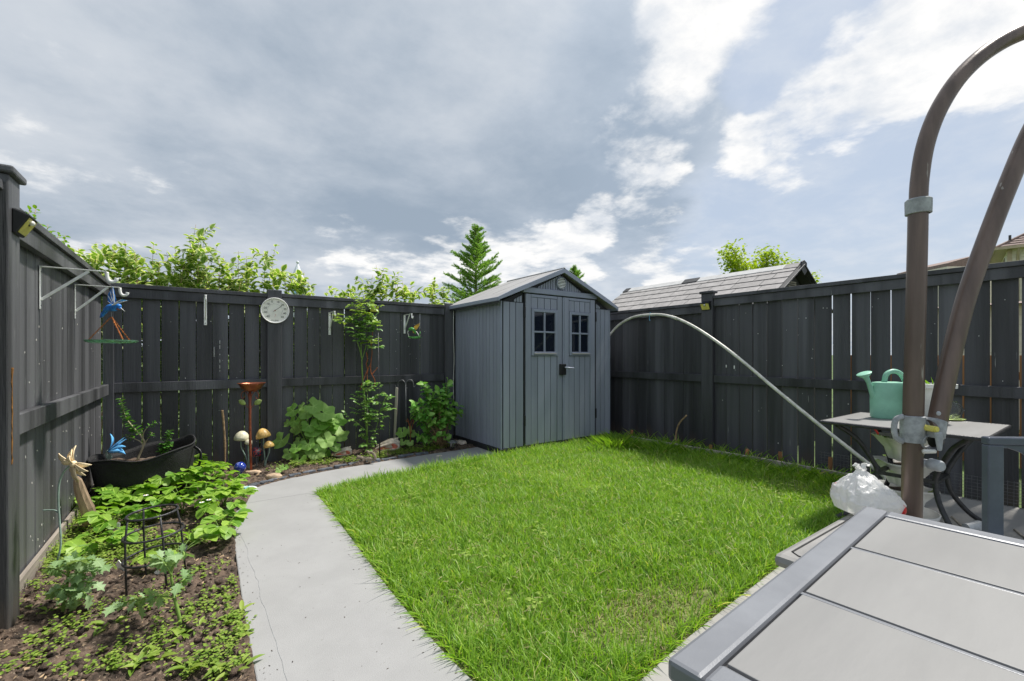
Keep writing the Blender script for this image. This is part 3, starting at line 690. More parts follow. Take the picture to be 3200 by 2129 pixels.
for s_, ang in (('0', 107), ('10', 73), ('20', 41), ('30', 11), ('40', -16), ('50', -44), ('-10', 137), ('-20', 166), ('-30', 194), ('-40', 223)):
    txt(s_, .030, TR * .71 * math.cos(rad(ang)), TR * .71 * math.sin(rad(ang)), th, -.0105)
lt = MB()                                   # the maker's line is too small to read in the photograph: a row of tiny dark marks
for k in range(9): lt.box(-.034 + k * .0078, -.034 + k * .0078 + U(.0035, .006), -.0112, -.0100, -TR * .76 - .0035, -TR * .76 + U(.002, .004))
lt.build('printed_line', 'ink', th)['kind'] = 'stuff'
tk = MB()
for k in range(55):
    q = rad(228 - k * 5.1); L = .06 if k % 5 == 0 else .03
    for rr in (.50,): tk.bar((TR * rr * math.cos(q), -.0098, TR * rr * math.sin(q)), (TR * (rr + L) * math.cos(q), -.0098, TR * (rr + L) * math.sin(q)), .0012, .0006, up=(0, 1, 0))
tk.build('scale_ticks', 'ink', th)['kind'] = 'stuff'
MB().bar((-TR * .13, -.013, -TR * .09), (TR * .50, -.013, TR * .40), .0035, .001, up=(0, 1, 0)).build('needle', 'ink', th)
MB().lathe([(.0001, .006), (.006, .006), (.006, 0)], 14, (0, -.010, 0), Matrix.Rotation(rad(90), 4, 'X')).build('hub', 'copper', th)
MB().bar((-.002, -.012, -TR * .5), (.008, -.012, -TR * .27), .002, .001, up=(0, 1, 0)).build('humidity_needle', 'card_red', th)

# hanging bird feeders
def chain(p, q, n, parent, mat='rust_chain'):
    b = MB(); p, q = Vector(p), Vector(q)
    for i in range(n):
        c = p.lerp(q, (i + .5) / n); d = (q - p).normalized(); sd = d.cross(Vector((0, 1, 0))).normalized() if i % 2 else Vector((0, 1, 0)); L = (q - p).length / n * .75
        b.tube([c + d * L * math.cos(k * math.pi / 4) + sd * .0035 * math.sin(k * math.pi / 4) for k in range(8)], .0012, 4, closed=True)
    return b.build('chain', mat, parent)
hk = WL[b1.name] + Vector((.275 + .02, 0, -.06))
fd = thing('bird_feeder', 'blue hummingbird feeder with rusty chains and glass dish hanging by the left corner', 'bird feeder', hk, FACE)
s = 2.55 / F
def L2(px, py, dy=0.0): return ((px - 332) * s, dy, -(py - 890) * s)
MB().tube([L2(332, 888), L2(331, 940)], .0012, 4).build('wire', 'grey_iron', fd)
MB().tube([L2(*q) for q in ((306, 992), (314, 978), (326, 972), (340, 971), (351, 968), (356, 970), (360, 976))], [.008, .014, .021, .022, .017, .013, .006], 12).build('body', 'bird_blue', fd, smooth=True)
MB().sphere(L2(353, 967), (.017, .015, .016), 12, 8).build('head', 'bird_blue', fd, smooth=True)
MB().tube([L2(358, 970), L2(375, 984)], [.0035, .0008], 6).build('beak', 'white_metal', fd, smooth=True)
for (pts, dy) in ((((336, 966), (323, 962), (314, 950), (314, 930), (321, 915), (331, 905), (335, 925), (340, 945)), .012), (((338, 964), (350, 955), (372, 947), (392, 950), (375, 953), (355, 962), (345, 970)), -.016)):
    wv = MB().prism([(L2(*q)[0], L2(*q)[2]) for q in pts], dy - .0015, dy + .0015).build('wing', 'bird_blue' if dy > 0 else 'petal_blue', fd, bevel=.001)
    c = pts[0]
    for q in pts[2:-1]: MB().tube([L2(c[0] + (q[0] - c[0]) * .3, c[1] + (q[1] - c[1]) * .3, dy - .003), L2(c[0] + (q[0] - c[0]) * .95, c[1] + (q[1] - c[1]) * .95, dy - .003)], [.003, .0012], 5).build('feather', 'card_white', wv)
MB().prism([(L2(*q)[0], L2(*q)[2]) for q in ((310, 976), (298, 990), (294, 1004), (302, 1002), (316, 988))], -.004, .004).build('tail', 'bird_blue', fd, bevel=.002)
MB().sphere(L2(354, 976), (.010, .013, .006), 8, 6).build('throat', 'copper', fd, smooth=True)
dish = MB().lathe([(.118, .004), (.120, .0), (.112, -.010), (.085, -.016), (.0001, -.018), (.0001, -.014), (.083, -.012), (.108, -.006), (.118, .004)], 36, L2(331, 1077), None, wob=lambda a, z: 1 + .02 * math.sin(a * 11)).build('dish', 'dish_glass', fd, smooth=True)
for ang in (200, -20, 80): chain(L2(331, 1000), Vector(L2(331, 1074)) + Vector((.105 * math.cos(rad(ang)), .105 * math.sin(rad(ang)), 0)), 18, fd)
MB().tube([L2(331, 985), L2(331, 1002)], .003, 6).build('eye_hook', 'grey_iron', fd)

p = PY(1291, 1040, 5.24); s = 5.05 / F
fg = thing('bird_feeder', 'small green hummingbird feeder with leaf dish on the back fence', 'bird feeder', p, FACE)
def L3(zx, zy, dy=0.0): return ((840 + zx * .255 - 1291) * s, dy, -(820 + zy * .255 - 1040) * s)
MB().tube([L3(1778, 630), L3(1776, 760)], .0012, 4).build('wire', 'grey_iron', fg)
MB().tube([L3(*q) for q in ((1800, 880), (1795, 850), (1775, 820), (1745, 810), (1725, 815), (1705, 835))], [.006, .014, .020, .020, .016, .005], 10).build('body', 'bird_green', fg, smooth=True)
MB().sphere(L3(1722, 818), (.018, .015, .016), 10, 7).build('head', 'bird_green', fg, smooth=True)
for pts in (((1770, 815), (1780, 780), (1810, 755), (1862, 735), (1850, 770), (1825, 810), (1800, 835)), ((1760, 830), (1790, 830), (1815, 845), (1790, 870), (1765, 865))):
    MB().prism([(L3(*q)[0], L3(*q)[2]) for q in pts], U() * .01 - .002, .002).build('wing', 'orange_feather', fg, bevel=.001)
MB().tube([L3(1705, 830), L3(1695, 860), L3(1705, 900), L3(1730, 945)], [.004, .004, .003, .004], 6).build('stem', 'white_plastic', fg, smooth=True)
MB().tube([L3(1865, 850), L3(1855, 890), L3(1850, 925)], .005, 6).build('stem', 'bird_green', fg, smooth=True)
MB().prism([(L3(*q)[0], L3(*q)[2]) for q in ((1705, 915), (1760, 920), (1830, 915), (1885, 925), (1850, 938), (1790, 945), (1730, 935))], -.05, .05).build('leaf_dish', 'bird_green', fg, bevel=.003)
MB().tube([L3(1810, 845), L3(1835, 880), L3(1850, 915)], .004, 6).build('stem', 'white_plastic', fg, smooth=True)

# ---------------------------------------------------------------- ornaments along the back border
g = G(786, 1478); bbx = thing('bird_bath', 'copper bird bath on slim stem with scrolls and green metal leaves', 'bird bath', (g.x, g.y, soil_z(g.x, g.y)), FACE)
db = g.x * WV[0] + g.y * WV[1]; s = db / F; gz = soil_z(g.x, g.y)
def L4(px, py, dy=0.0): return ((px - 786) * s, dy, -(py - 1478) * s - gz)
zt = L4(786, 1197)[2]
MB().lathe([(.11, zt - .004), (.125, zt), (.112, zt - .012), (.088, zt - .050), (.045, zt - .082), (.0001, zt - .088)], 36).lathe([(.11, zt - .004), (.09, zt - .03), (.0001, zt - .06)], 36).build('bowl', 'copper', bbx, smooth=True)
MB().tube([L4(786, 1490), L4(782, 1400), L4(781, 1300), L4(781, 1215)], [.012, .012, .012, .014], 10).build('stem', 'copper_stem', bbx, smooth=True)
for sg in (-1, 1):
    q = spline([(sg * .010, 0, L4(0, 1255)[2]), (sg * .02, 0, L4(0, 1235)[2]), (sg * .055, 0, L4(0, 1223)[2]), (sg * .082, 0, L4(0, 1230)[2]), (sg * .085, 0, L4(0, 1242)[2]), (sg * .065, 0, L4(0, 1246)[2]), (sg * .055, 0, L4(0, 1238)[2])], 6)
    MB().tube([(v.x + L4(781, 0)[0], v.y, v.z) for v in q], .0035, 6).build('scroll', 'copper_stem', bbx, smooth=True)
    x0 = L4(781, 0)[0]
    MB().tube([(x0, 0, L4(0, 1280)[2]), (x0 + sg * .025, 0, L4(0, 1272)[2]), (x0 + sg * .04, 0, L4(0, 1264)[2])], .003, 6).build('leaf_stalk', 'copper_stem', bbx, smooth=True)
    me = scatter('metal_leaf', 'metal_leaf', leaf_t([.03, .24, .34, .33, .24, .02], .1, .05), np.array([[x0 + sg * .04, 0, L4(0, 1264)[2]]]), np.array([[sg * 1.0, 0, .55]]), np.array([[0, -1.0, .0]]), np.array([.085]), np.array([.075]))
    o = put('metal_leaf', me, bbx); md = o.modifiers.new('s', 'SOLIDIFY'); md.thickness = .002
def mushroom(label, px, py0, py1, wpx, gpx, gpy, lean, mat='mushroom_cap', tilt=0):
    b = G(gpx, gpy); r = thing('mushroom_stake', label, 'garden stake', (b.x, b.y, soil_z(b.x, b.y) - .01), FACE, 'mushroom garden stakes')
    s = (b.x * WV[0] + b.y * WV[1]) / F; R_ = wpx * s / 2; x = (px - gpx) * s; zb = (gpy - py1) * s; h = (py1 - py0) * s
    pr = [(R_ * .86, -.004), (R_, .0), (R_ * .93, h * .35), (R_ * .66, h * .72), (R_ * .3, h * .95), (.0001, h)]
    mt = Matrix.Rotation(rad(tilt), 4, 'Y')
    MB().lathe(pr, 40, (x, 0, zb), mt, wob=lambda a, z: 1 + .035 * math.cos(a * 20)).build('cap', mat, r, smooth=True)
    MB().tube(spline([(0, 0, -.02), (lean * .5 * s, 0, zb * .35), (x * 1.05, 0, zb * .75), (x, 0, zb + h * .3)], 5), .006, 8).build('stalk', 'mint_metal', r, smooth=True)
    return r
mushroom('pale yellow ribbed metal mushroom stake left of the bird bath', 755, 1345, 1372, 43, 776, 1466, -10, 'pale_cap', 4)
mushroom('small cream metal mushroom partly hidden behind the bird bath stem', 776, 1372, 1386, 22, 779, 1468, -4, 'pale_cap', 20)
mushroom('tall yellow ribbed metal mushroom stake right of the bird bath', 824, 1342, 1371, 41, 828, 1462, -2, 'mushroom_cap', -14)
mushroom('short yellow metal mushroom stake beside the tall right one', 841, 1380, 1399, 30, 829, 1463, 6, 'mushroom_cap', -10)
def globe(label, px, py, wpx, gpy, mat, point):
    b = G(px, gpy); r = thing('glass_globe', label, 'garden stake', (b.x, b.y, soil_z(b.x, b.y) - .01), FACE)
    s = (b.x * WV[0] + b.y * WV[1]) / F; R_ = wpx * s / 2; z = (gpy - py) * s
    pr = [(max(1e-4, R_ * math.sin(math.pi * i / 12)), -R_ * math.cos(math.pi * i / 12)) for i in range(13)]
    if point: pr = [(.007, -R_ * 1.9), (.009, -R_ * 1.55), (R_ * .5, -R_ * 1.0)] + [q for q in pr if q[1] > -R_ * .75]
    MB().lathe(pr, 24, (0, 0, z)).build('globe', mat, r, smooth=True)
    MB().tube([(0, 0, -.03), (0, 0, z - R_ * (1.8 if point else .95))], .005, 6).build('stake', 'grey_iron', r)
globe('cobalt blue teardrop glass globe low in the mulch before the bird bath', 750, 1455, 34, 1490, 'globe_blue', True)
globe('dark glass globe with red spots between the mushroom stakes', 802, 1415, 33, 1462, 'globe_dark', False)
b = PY(702, 1450, 5.455); b.z = 0; tag(MB().tube(spline([b + Vector((0, 0, -.05)), PY(703, 1400, 5.455), PY(700, 1340, 5.455), PY(697, 1305, 5.455), PY(694, 1282, 5.455)], 5), [.010 + U() * .002 for _ in range(21)], 7).build('stick', 'twig', world=True, smooth=True), 'bare brown stick standing upright against the back fence', 'stick')

# big fabric planter with its shrub
pc0 = Vector((PY(447, 1450, 4.72).x, 4.72, 0)); pot = thing('fabric_planter', 'large black fabric planter with sagging rim in the back left corner', 'planter', pc0)
def rimz(a): return .385 + .045 * math.cos(a - .2) + .02 * math.sin(2 * a + 1) + .012 * math.sin(5 * a)
def potf(u, v):
    a = 2 * math.pi * u; k = v
    rx = .29 + .045 * k; ry = .25 + .04 * k
    f = 1 + .020 * math.sin(3 * a + 4 * k) + .012 * math.sin(8 * a + 3 * k) * k
    return (rx * math.cos(a) * f + .015, ry * math.sin(a) * f, -.03 + (rimz(a) + .03) * k)
ow = MB().grid(potf, 72, 14).build('wall', 'fabric_pot', pot, smooth=True); md = ow.modifiers.new('s', 'SOLIDIFY'); md.thickness = .008
MB().tube([potf(k / 72, 1.0) for k in range(72)], .007, 6, closed=True).build('rim', 'fabric_pot', pot, smooth=True)
def soilp(u, v):
    a = 2 * math.pi * u; q = potf(u, .72); return (q[0] * v * .99, q[1] * v * .99, .285 + .02 * math.sin(a * 3) * v + .015 * U())
MB().grid(soilp, 40, 10).build('potting_soil', 'soil', pot, smooth=True)
hp = [Vector(potf(.955, .93)) + Vector((.005, -.01, 0)), Vector(potf(.955, .86)) + Vector((.05, -.05, -.02)), Vector(potf(.95, .6)) + Vector((.055, -.05, 0)), Vector(potf(.945, .42)) + Vector((.01, -.01, 0))]
MB().tube(spline(hp, 6), .013, 8, flat=.5).build('handle', 'black_plastic', pot, smooth=True)
def frame_of(d):
    d = Vector(d).normalized(); u = Vector((0, 0, 1)) if abs(d.z) < .9 else Vector((1, 0, 0)); a = d.cross(u).normalized(); return a, d.cross(a).normalized()
def twig_leaves(lf, pts, step, L, pair=True, spread=1.0, up=.35, start=.25, jit=.4, droop=0.0):
    acc = 0; tot = sum((pts[i + 1] - pts[i]).length for i in range(len(pts) - 1)); k = 0; run = 0
    for i in range(len(pts) - 1):
        seg = pts[i + 1] - pts[i]; sl = seg.length
        while acc < sl:
            if (run + acc) > tot * start:
                p = pts[i] + seg * (acc / sl); d = seg.normalized(); a, b = frame_of(d); ph = k * 1.57 + U() * .4
                for sg in ((-1, 1) if pair else (1,)):
                    o = (a * math.cos(ph) + b * math.sin(ph)) * sg
                    dd = (o * spread + d * up + Vector((U(), U(), U())) * jit * .5 - Vector((0, 0, droop))).normalized()
                    nn = (Vector((U() * .5, U() * .5, 1)) + d * .4).normalized()
                    fr = 1 - .45 * ((run + acc) / tot) ** 3
                    l = L * U(.75, 1.15) * fr; lf.add(p, dd, nn, l, l)
                k += 1
            acc += step * U(.8, 1.2)
        acc -= sl; run += sl
b = PD(455, 1395, 4.32); b = Vector((b.x, 4.80, .28)); r = thing('potted_shrub', 'young shrub with pale branching stem and dark leaves growing in the black planter', 'shrub', b)
yy = 4.80
def Q(px, py, dy=0.0): return PY(px, py, yy + dy)
forks = Q(447, 1372)
stems = [([b, Q(449, 1390), forks, Q(420, 1340), Q(395, 1308, .03), Q(382, 1270, .03), Q(375, 1245, .02)], .009), ([forks, Q(450, 1350), Q(468, 1330), Q(490, 1320)], .005), ([Q(450, 1392), Q(460, 1375), Q(476, 1352)], .005), ([Q(449, 1395), Q(435, 1378), Q(400, 1365), Q(392, 1358)], .005), ([forks, Q(432, 1352, .05), Q(405, 1340, .05)], .005)]
b_ = MB(); lf = LF()
for pts, rr in stems:
    sp = spline(pts, 5); b_.tube(sp, [rr * (1 - .7 * i / (len(sp) - 1)) for i in range(len(sp))], 7)
sp = spline(stems[0][0], 5); twig_leaves(lf, sp, .013, .055, True, 1.0, .5, .42, .6)
for q in (1, 2, 3, 4): twig_leaves(lf, spline(stems[q][0], 5), .013, .042, True, 1.0, .5, .55, .6)
b_.build('branches', 'pale_stem', r, world=True, smooth=True); lf.build('leaves', 'potted_leaf', r, T_OVAL, True)
b = Q(505, 1400); b = Vector((b.x, 4.82, .28)); r = thing('potted_shrub', 'smaller leafy shoot at the right side of the black planter', 'shrub', b)
b_ = MB(); lf = LF()
for pts in ([b, Q(515, 1390), Q(525, 1368), Q(531, 1345)], [b, Q(518, 1395), Q(540, 1388)], [b, Q(508, 1395), Q(505, 1385)]):
    sp = spline(pts, 4); b_.tube(sp, .003, 5); twig_leaves(lf, sp, .012, .048, True, 1.0, .5, .2, .6)
b_.build('branches', 'green_stem', r, world=True); lf.build('leaves', 'potted_leaf', r, T_OVAL, True)
# blue metal lily
p0 = Vector((PY(335, 1412, 4.62).x, 4.62, .36)); r = thing('metal_lily', 'blue metal lily garden ornament in the black planter', 'garden ornament', p0, FACE)
s = (p0.x * WV[0] + p0.y * WV[1]) / F
def L5(zx, zy, dy=0.0): return ((260 + zx * .255 - 335) * s, dy, -(1160 + zy * .255 - 1412) * s)
base = Vector(L5(305, 885))
for tip, ctl, dy in (((330, 680), (400, 790), .0), ((470, 730), (410, 790), .03), ((545, 830), (440, 830), -.02), ((570, 915), (480, 850), -.04), ((520, 870), (420, 880), -.05), ((455, 760), (400, 820), .05)):
    pts = bez(base, L5(*ctl, dy * .5), L5(*tip, dy), 8); b_ = MB()
    for i, q in enumerate(pts):
        t_ = i / 8; wd = .026 * math.sin(math.pi * min(1, .12 + t_ * .88)) + .002
        b_.v += [(q.x, q.y - wd * .5, q.z - wd * .55), (q.x + .004, q.y - .008 * math.sin(math.pi * t_), q.z), (q.x, q.y + wd * .5, q.z + wd * .55)]
    b_.f = [(a * 3 + c, a * 3 + c + 3, a * 3 + c + 4, a * 3 + c + 1) for a in range(8) for c in (0, 1)]
    o = b_.build('petal', 'petal_blue', r, smooth=True); o.modifiers.new('s', 'SOLIDIFY').thickness = .003
MB().tube([L5(300, 1010), L5(285, 950), L5(285, 905), base], .006, 6).build('stalk', 'mint_metal', r, smooth=True)
MB().prism([(L5(*q)[0], L5(*q)[2]) for q in ((300, 985), (302, 945), (318, 920), (340, 930), (355, 970), (345, 995))], -.002, .002).build('leaf', 'mint_metal', r, bevel=.001)
# cream metal daisy and driftwood at the left fence
p0 = PX(178, 1740, -.52); p0.z = 0; r = thing('metal_daisy', 'cream metal daisy on a curved green stake leaning at the left fence', 'garden ornament', p0, FACE)
s = (p0.x * WV[0] + p0.y * WV[1]) / F
def L6(zx, zy, dy=0.0): return ((zx * .4648 - 178) * s, dy, HC - (1400 + zy * .4648 - HY) * s)
MB().tube(spline([L6(385, 760), L6(408, 650), L6(400, 480), L6(392, 360), L6(398, 240), L6(430, 160), L6(480, 110)], 6), .0038, 8).tube(spline([L6(390, 435), L6(370, 420), L6(330, 418), L6(290, 420)], 4), .003, 6).build('stake', 'mint_metal', r, smooth=True)
c = Vector(L6(507, 105, -.01))
MB().sphere(c, (.012, .016, .016), 10, 7).build('flower_center', 'petal_cream', r, smooth=True)
for zx, zy in ((430, 30), (455, 70), (490, -10), (510, 45), (590, 120), (600, 155), (575, 185), (520, 235), (500, 180), (465, 60), (480, 10), (545, 220)):
    tip = Vector(L6(zx, zy, U() * .03)); d = tip - c; L = d.length; b_ = MB(); sd = d.cross(Vector((.2, 1, .1))).normalized()
    for i in range(7):
        t_ = i / 6; wd = .013 * math.sin(math.pi * min(1, .15 + t_ * .8)); q = c + d * (.12 + .88 * t_) + Vector((0, -.014 * math.sin(t_ * 3), 0))
        b_.v += [tuple(q - sd * wd), tuple(q + Vector((0, .003, 0))), tuple(q + sd * wd)]
    b_.f = [(a * 3 + k, a * 3 + k + 3, a * 3 + k + 4, a * 3 + k + 1) for a in range(6) for k in (0, 1)]
    o = b_.build('petal', 'petal_cream', r, smooth=True); o.modifiers.new('s', 'SOLIDIFY').thickness = .003
d0, d1 = PX(285, 1585, -.58), PX(240, 1490, -.64)
d0.z = .0
tag(MB().tube(spline([d0, d0.lerp(d1, .35) + Vector((.01, 0, 0)), d0.lerp(d1, .7), d1], 5), [.7 * q for q in (.055, .058, .056, .060, .055, .052, .055, .05, .048, .047, .045, .043, .04, .035, .03, .012)], 9, flat=.7).build('driftwood', 'driftwood', world=True, smooth=False), 'weathered split log leaning on the left fence behind the metal daisy', 'log')
# stake, shepherd hook, black rod
b = PY(1232, 1375, 5.43); b.z = 0; s = (b.x * WV[0] + b.y * WV[1]) / F
tag(MB().bar(b + Vector((0, 0, -.05)), PD(1240, 1212, s * F), .030, .022, up=(WV[0], WV[1], 0)).build('wooden_stake', 'grey_wood', world=True, bevel=.002), 'weathered square wooden stake standing against the back fence', 'stake')
b = PY(1272, 1385, 5.38); b.z = 0; d = b.x * WV[0] + b.y * WV[1]
r = thing('shepherd_hook', 'grey double-armed shepherd hook behind the bushes by the shed', 'garden hook', (b.x, b.y, -.03))
def Z6(zx, zy): return PD(840 + zx * .255, 1120 + zy * .255, d)
MB().tube([Z6(1690, 1040), Z6(1683, 700), Z6(1677, 310)], .0065, 8).build('pole', 'grey_iron', r, world=True, smooth=True)
MB().tube(spline([Z6(1675, 320), Z6(1665, 290), Z6(1635, 266), Z6(1600, 280), Z6(1583, 310), Z6(1580, 345), Z6(1568, 362), Z6(1555, 350), Z6(1553, 332)], 6), .005, 7).build('hook_arm', 'grey_iron', r, world=True, smooth=True)
MB().tube(spline([Z6(1682, 375), Z6(1682, 310), Z6(1700, 275), Z6(1735, 262), Z6(1762, 280), Z6(1772, 315), Z6(1775, 343), Z6(1788, 350), Z6(1795, 325)], 6), .005, 7).build('hook_arm', 'grey_iron', r, world=True, smooth=True)
b = G(1187, 1432); d = b.x * WV[0] + b.y * WV[1]
tag(MB().tube([PD(1187, 1438, d), PD(1185, 1300, d), PD(1182, 1040, d)], [.009, .006, .004], 7).build('garden_rod', 'black_iron', world=True, smooth=True), 'thin black metal rod pushed into the soil beside the climbing rose', 'rod')
# conch shells
def conch(label, px, py, wpx, gpy, rz):
    b = G(px, gpy); s = (b.x * WV[0] + b.y * WV[1]) / F; W_ = wpx * s
    r = thing('conch_shell', label, 'shell', (b.x, b.y, soil_z(b.x, b.y)), FACE + rz, 'conch shells in the back border')
    def sh(u, v):        # body whorl: pointed left, flared lip right
        a = 2 * math.pi * u; x = (v - .5) * W_; rr = W_ * .33 * (math.sin(math.pi * min(1, v * .93 + .03)) ** .8) * (.35 + .65 * v) * (1 + .10 * math.sin(a * 7) * (v > .55))
        return (x, rr * .85 * math.cos(a), W_ * .20 + rr * math.sin(a) + .10 * W_ * v)
    MB().grid(sh, 36, 22).build('body', 'shell_outer', r, smooth=True)
    lip = [(-.50, .04), (-.30, .16), (.05, .26), (.30, .32), (.47, .20), (.44, .08), (.15, .02), (-.2, -.005)]
    b_ = MB(); cx, cz = 0, .12
    n_ = 40; P_ = [Vector((q[0], 0, q[1])) for q in lip]; ring = spline(P_ + [P_[0]], 6)[:-1]
    N_ = len(ring); vs = []
    for k, (f, dy) in enumerate(((1.0, -.20), (.86, -.25), (.55, -.20), (.2, -.12))):
        for q in ring: vs.append(((cx + (q.x - cx) * f) * W_, dy * W_, (cz + (q.z - cz) * f) * W_ + .01))
    b_.add(vs, [(k * N_ + i, k * N_ + (i + 1) % N_, (k + 1) * N_ + (i + 1) % N_, (k + 1) * N_ + i) for k in range(3) for i in range(N_)] + [tuple(3 * N_ + i for i in range(N_))])
    o = b_.build('mouth', 'shell_pink', r, smooth=True); o.modifiers.new('s', 'SOLIDIFY').thickness = .004
    MB().tube([(q.x * W_, -.205 * W_, q.z * W_ + .01) for q in ring], .05 * W_, 7, closed=True).build('lip', 'shell_outer', r, smooth=True)
    for k in range(6): MB().lathe([(.05 * W_, 0), (.03 * W_, .05 * W_), (.0005, .11 * W_)], 8, ((.0 + .075 * k) * W_, -.02 * W_, (.40 + .018 * k) * W_), Matrix.Rotation(rad(8 * k), 4, 'Y')).build('spike', 'shell_outer', r, smooth=True)
conch('smaller pink-mouthed conch shell beside the hollyhock', 1073, 1405, 52, 1430, .15)
conch('larger pink-mouthed conch shell behind the black rod', 1213, 1390, 72, 1408, .1)
# squirrel figurine
b = G(1142, 1450); s = (b.x * WV[0] + b.y * WV[1]) / F; z0 = soil_z(b.x, b.y)
r = thing('squirrel_figurine', 'small grey-brown squirrel figurine crouching at the border edge', 'figurine', (b.x, b.y, z0), FACE)
def L7(zx, zy, dy=0.0): return ((1040 + zx * .1782 - 1142) * s, dy, max(.0, (1450 - (1380 + zy * .1782)) * s + .006))
bm_ = MB()
bm_.tube([L7(440, 300), L7(470, 310), L7(530, 320), L7(600, 330), L7(660, 330), L7(700, 340)], [.011, .015, .018, .022, .024, .013], 14)
bm_.sphere(L7(455, 305), (.021, .018, .020), 14, 9); bm_.sphere(L7(428, 318), (.011, .010, .009), 10, 7); bm_.sphere(L7(490, 375), (.013, .018, .018), 12, 8); bm_.sphere(L7(650, 360), (.023, .024, .022), 14, 9)
bm_.tube([L7(540, 340, -.02), L7(545, 390, -.025), L7(530, 400, -.03)], [.009, .007, .006], 8); bm_.tube([L7(470, 350, -.01), L7(480, 400, -.015)], [.009, .007], 8)
bo = bm_.build('body', 'squirrel', r, smooth=True); md = bo.modifiers.new('r', 'REMESH'); md.mode = 'VOXEL'; md.voxel_size = .0035; md.use_smooth_shade = True
tl = MB().tube(spline([L7(700, 370, .01), L7(735, 330, .01), L7(730, 280, .01), L7(690, 235, .01), L7(630, 220, .01), L7(580, 195, .01)], 6), [.007, .010, .013] + [.0145] * 25 + [.010, .007, .003], 12, flat=.7).build('tail', 'squirrel', r, smooth=True)
for dx in (430, 482): MB().lathe([(.006, 0), (.005, .008), (.0005, .016)], 8, L7(dx, 282)).build('ear', 'squirrel', r, smooth=True)
MB().sphere(L7(448, 297, -.017), .0035, 8, 6).build('eye', 'black_plastic', r, smooth=True)
# solar path light by the shed
b = G(1414, 1408); s = (b.x * WV[0] + b.y * WV[1]) / F
r = thing('path_light', 'small round solar path light at the shed corner', 'light', (b.x, b.y, -.02), FACE)
MB().lathe([(.006, -.02), (.006, .045), (.02, .047), (.022, .052), (.030, .054)], 14).build('spike', 'black_plastic', r, smooth=40)
MB().lathe([(.026, .055), (.031, .115)], 20).lathe([(.024, .055), (.029, .115)], 20).build('lens', 'clear_glass', r, smooth=True)
for k in range(4): MB().tube([(.028 * math.cos(k * 1.57 + .6), .028 * math.sin(k * 1.57 + .6), .054), (.033 * math.cos(k * 1.57 + .6), .033 * math.sin(k * 1.57 + .6), .117)], .003, 5).build('cage_bar', 'black_plastic', r)
MB().lathe([(.030, .116), (.062, .118), (.060, .126), (.034, .140), (.033, .148), (.0001, .150)], 24).build('cap', 'grey_iron', r, smooth=40)
MB().lathe([(.0001, .1515), (.028, .1512)], 20).build('solar_panel', 'solar_cell', r)
# edging stones along the path, flat stones
ed = thing('stone_edging', 'row of dark slate edging stones between back border and path', 'edging', (.9, 4.72, 0))
ep = spline([(.36, 4.50, 0), (.52, 4.605, 0), (.70, 4.68, 0), (.99, 4.745, 0), (1.31, 4.795, 0), (1.66, 4.825, 0), (2.05, 4.85, 0), (2.45, 4.865, 0)], 20)
i = 0; k = 0
while i < len(ep) - 12:
    n_ = random.choice((9, 10, 11)); q = ep[i:i + n_ + 1]; h = U(.014, .030); wd = U(.05, .07)
    a_, c_ = q[0], q[-1]; L = (c_ - a_).length * .94; an = math.atan2((c_ - a_).y, (c_ - a_).x); mid = a_.lerp(c_, .5)
    m_ = MB(); pts = [(-L / 2, -wd * .4), (-L * .25, -wd * .52), (L * .2, -wd * .46), (L / 2, -wd * .35), (L * .48, wd * .4), (0, wd * .5), (-L * .46, wd * .42)]; nn = len(pts)
    m_.add([(x + U() * .004, y + U() * .004, -.03) for x, y in pts] + [(x * .95, y * .92, h + U() * .004) for x, y in pts], [tuple(range(nn - 1, -1, -1)), tuple(range(nn, 2 * nn))] + [(j, (j + 1) % nn, (j + 1) % nn + nn, j + nn) for j in range(nn)])
    m_.build('stone', 'slate', ed, loc=mid + Vector((0, .012, -.004)) - Vector((.9, 4.72, 0)), rot=(U() * .05, U() * .05, an), bevel=.004)
    i += n_; k += 1
def flat_stone(label, px, py, w_, d_, h, mat, rz=0):
    b = G(px, py, .01); m_ = MB(); n_ = 11; a0 = [U(.82, 1.1) for _ in range(n_)]
    for z, f in ((-.02, .95), (h * .6, 1.0), (h, .8)): m_.v += [(w_ * f * a0[i] * math.cos(2 * math.pi * i / n_), d_ * f * a0[i] * math.sin(2 * math.pi * i / n_), z + U() * .002) for i in range(n_)]
    m_.f = [(k * n_ + i, k * n_ + (i + 1) % n_, (k + 1) * n_ + (i + 1) % n_, (k + 1) * n_ + i) for k in (0, 1) for i in range(n_)] + [tuple(2 * n_ + i for i in range(n_))]
    return tag(m_.build('flat_stone', mat, loc=(b.x, b.y, soil_z(b.x, b.y) + .004), rot=(0, 0, FACE + rz), smooth=50), label, 'stone', 'flat stones in the border')
flat_stone('tan flat stone at the foot of the bird bath', 790, 1478, .075, .035, .03, 'tan_stone', .25)
flat_stone('pinkish tan stone beside the slate edging', 857, 1492, .075, .06, .035, 'tan_stone')
flat_stone('pale grey stone in front of the bushes near the path light', 1372, 1422, .04, .03, .05, 'shell_outer', .6)
flat_stone('pale cobble lying against the shed base', 1440, 1388, .08, .05, .05, 'shell_outer', -.5)
# round mosaic stepping stone
b = G(772, 1527, .02); r = thing('stepping_stone', 'round pale stepping stone with teal petals at the path corner', 'stepping stone', (b.x - .02, b.y, .0), 0)
MB().lathe([(.0001, .022), (.085, .022), (.095, .018), (.097, -.01)], 36).build('disc', 'mosaic', r, smooth=40)
for k in range(6):
    o = put('petal', scatter('petal', 'mosaic_teal', leaf_t([.03, .2, .28, .2, .02], 0, 0), np.array([[0, 0, .0245]]), np.array([[math.cos(k * 1.047), math.sin(k * 1.047), 0]]), np.array([[0, 0, 1.0]]), np.array([.075]), np.array([.075])), r)
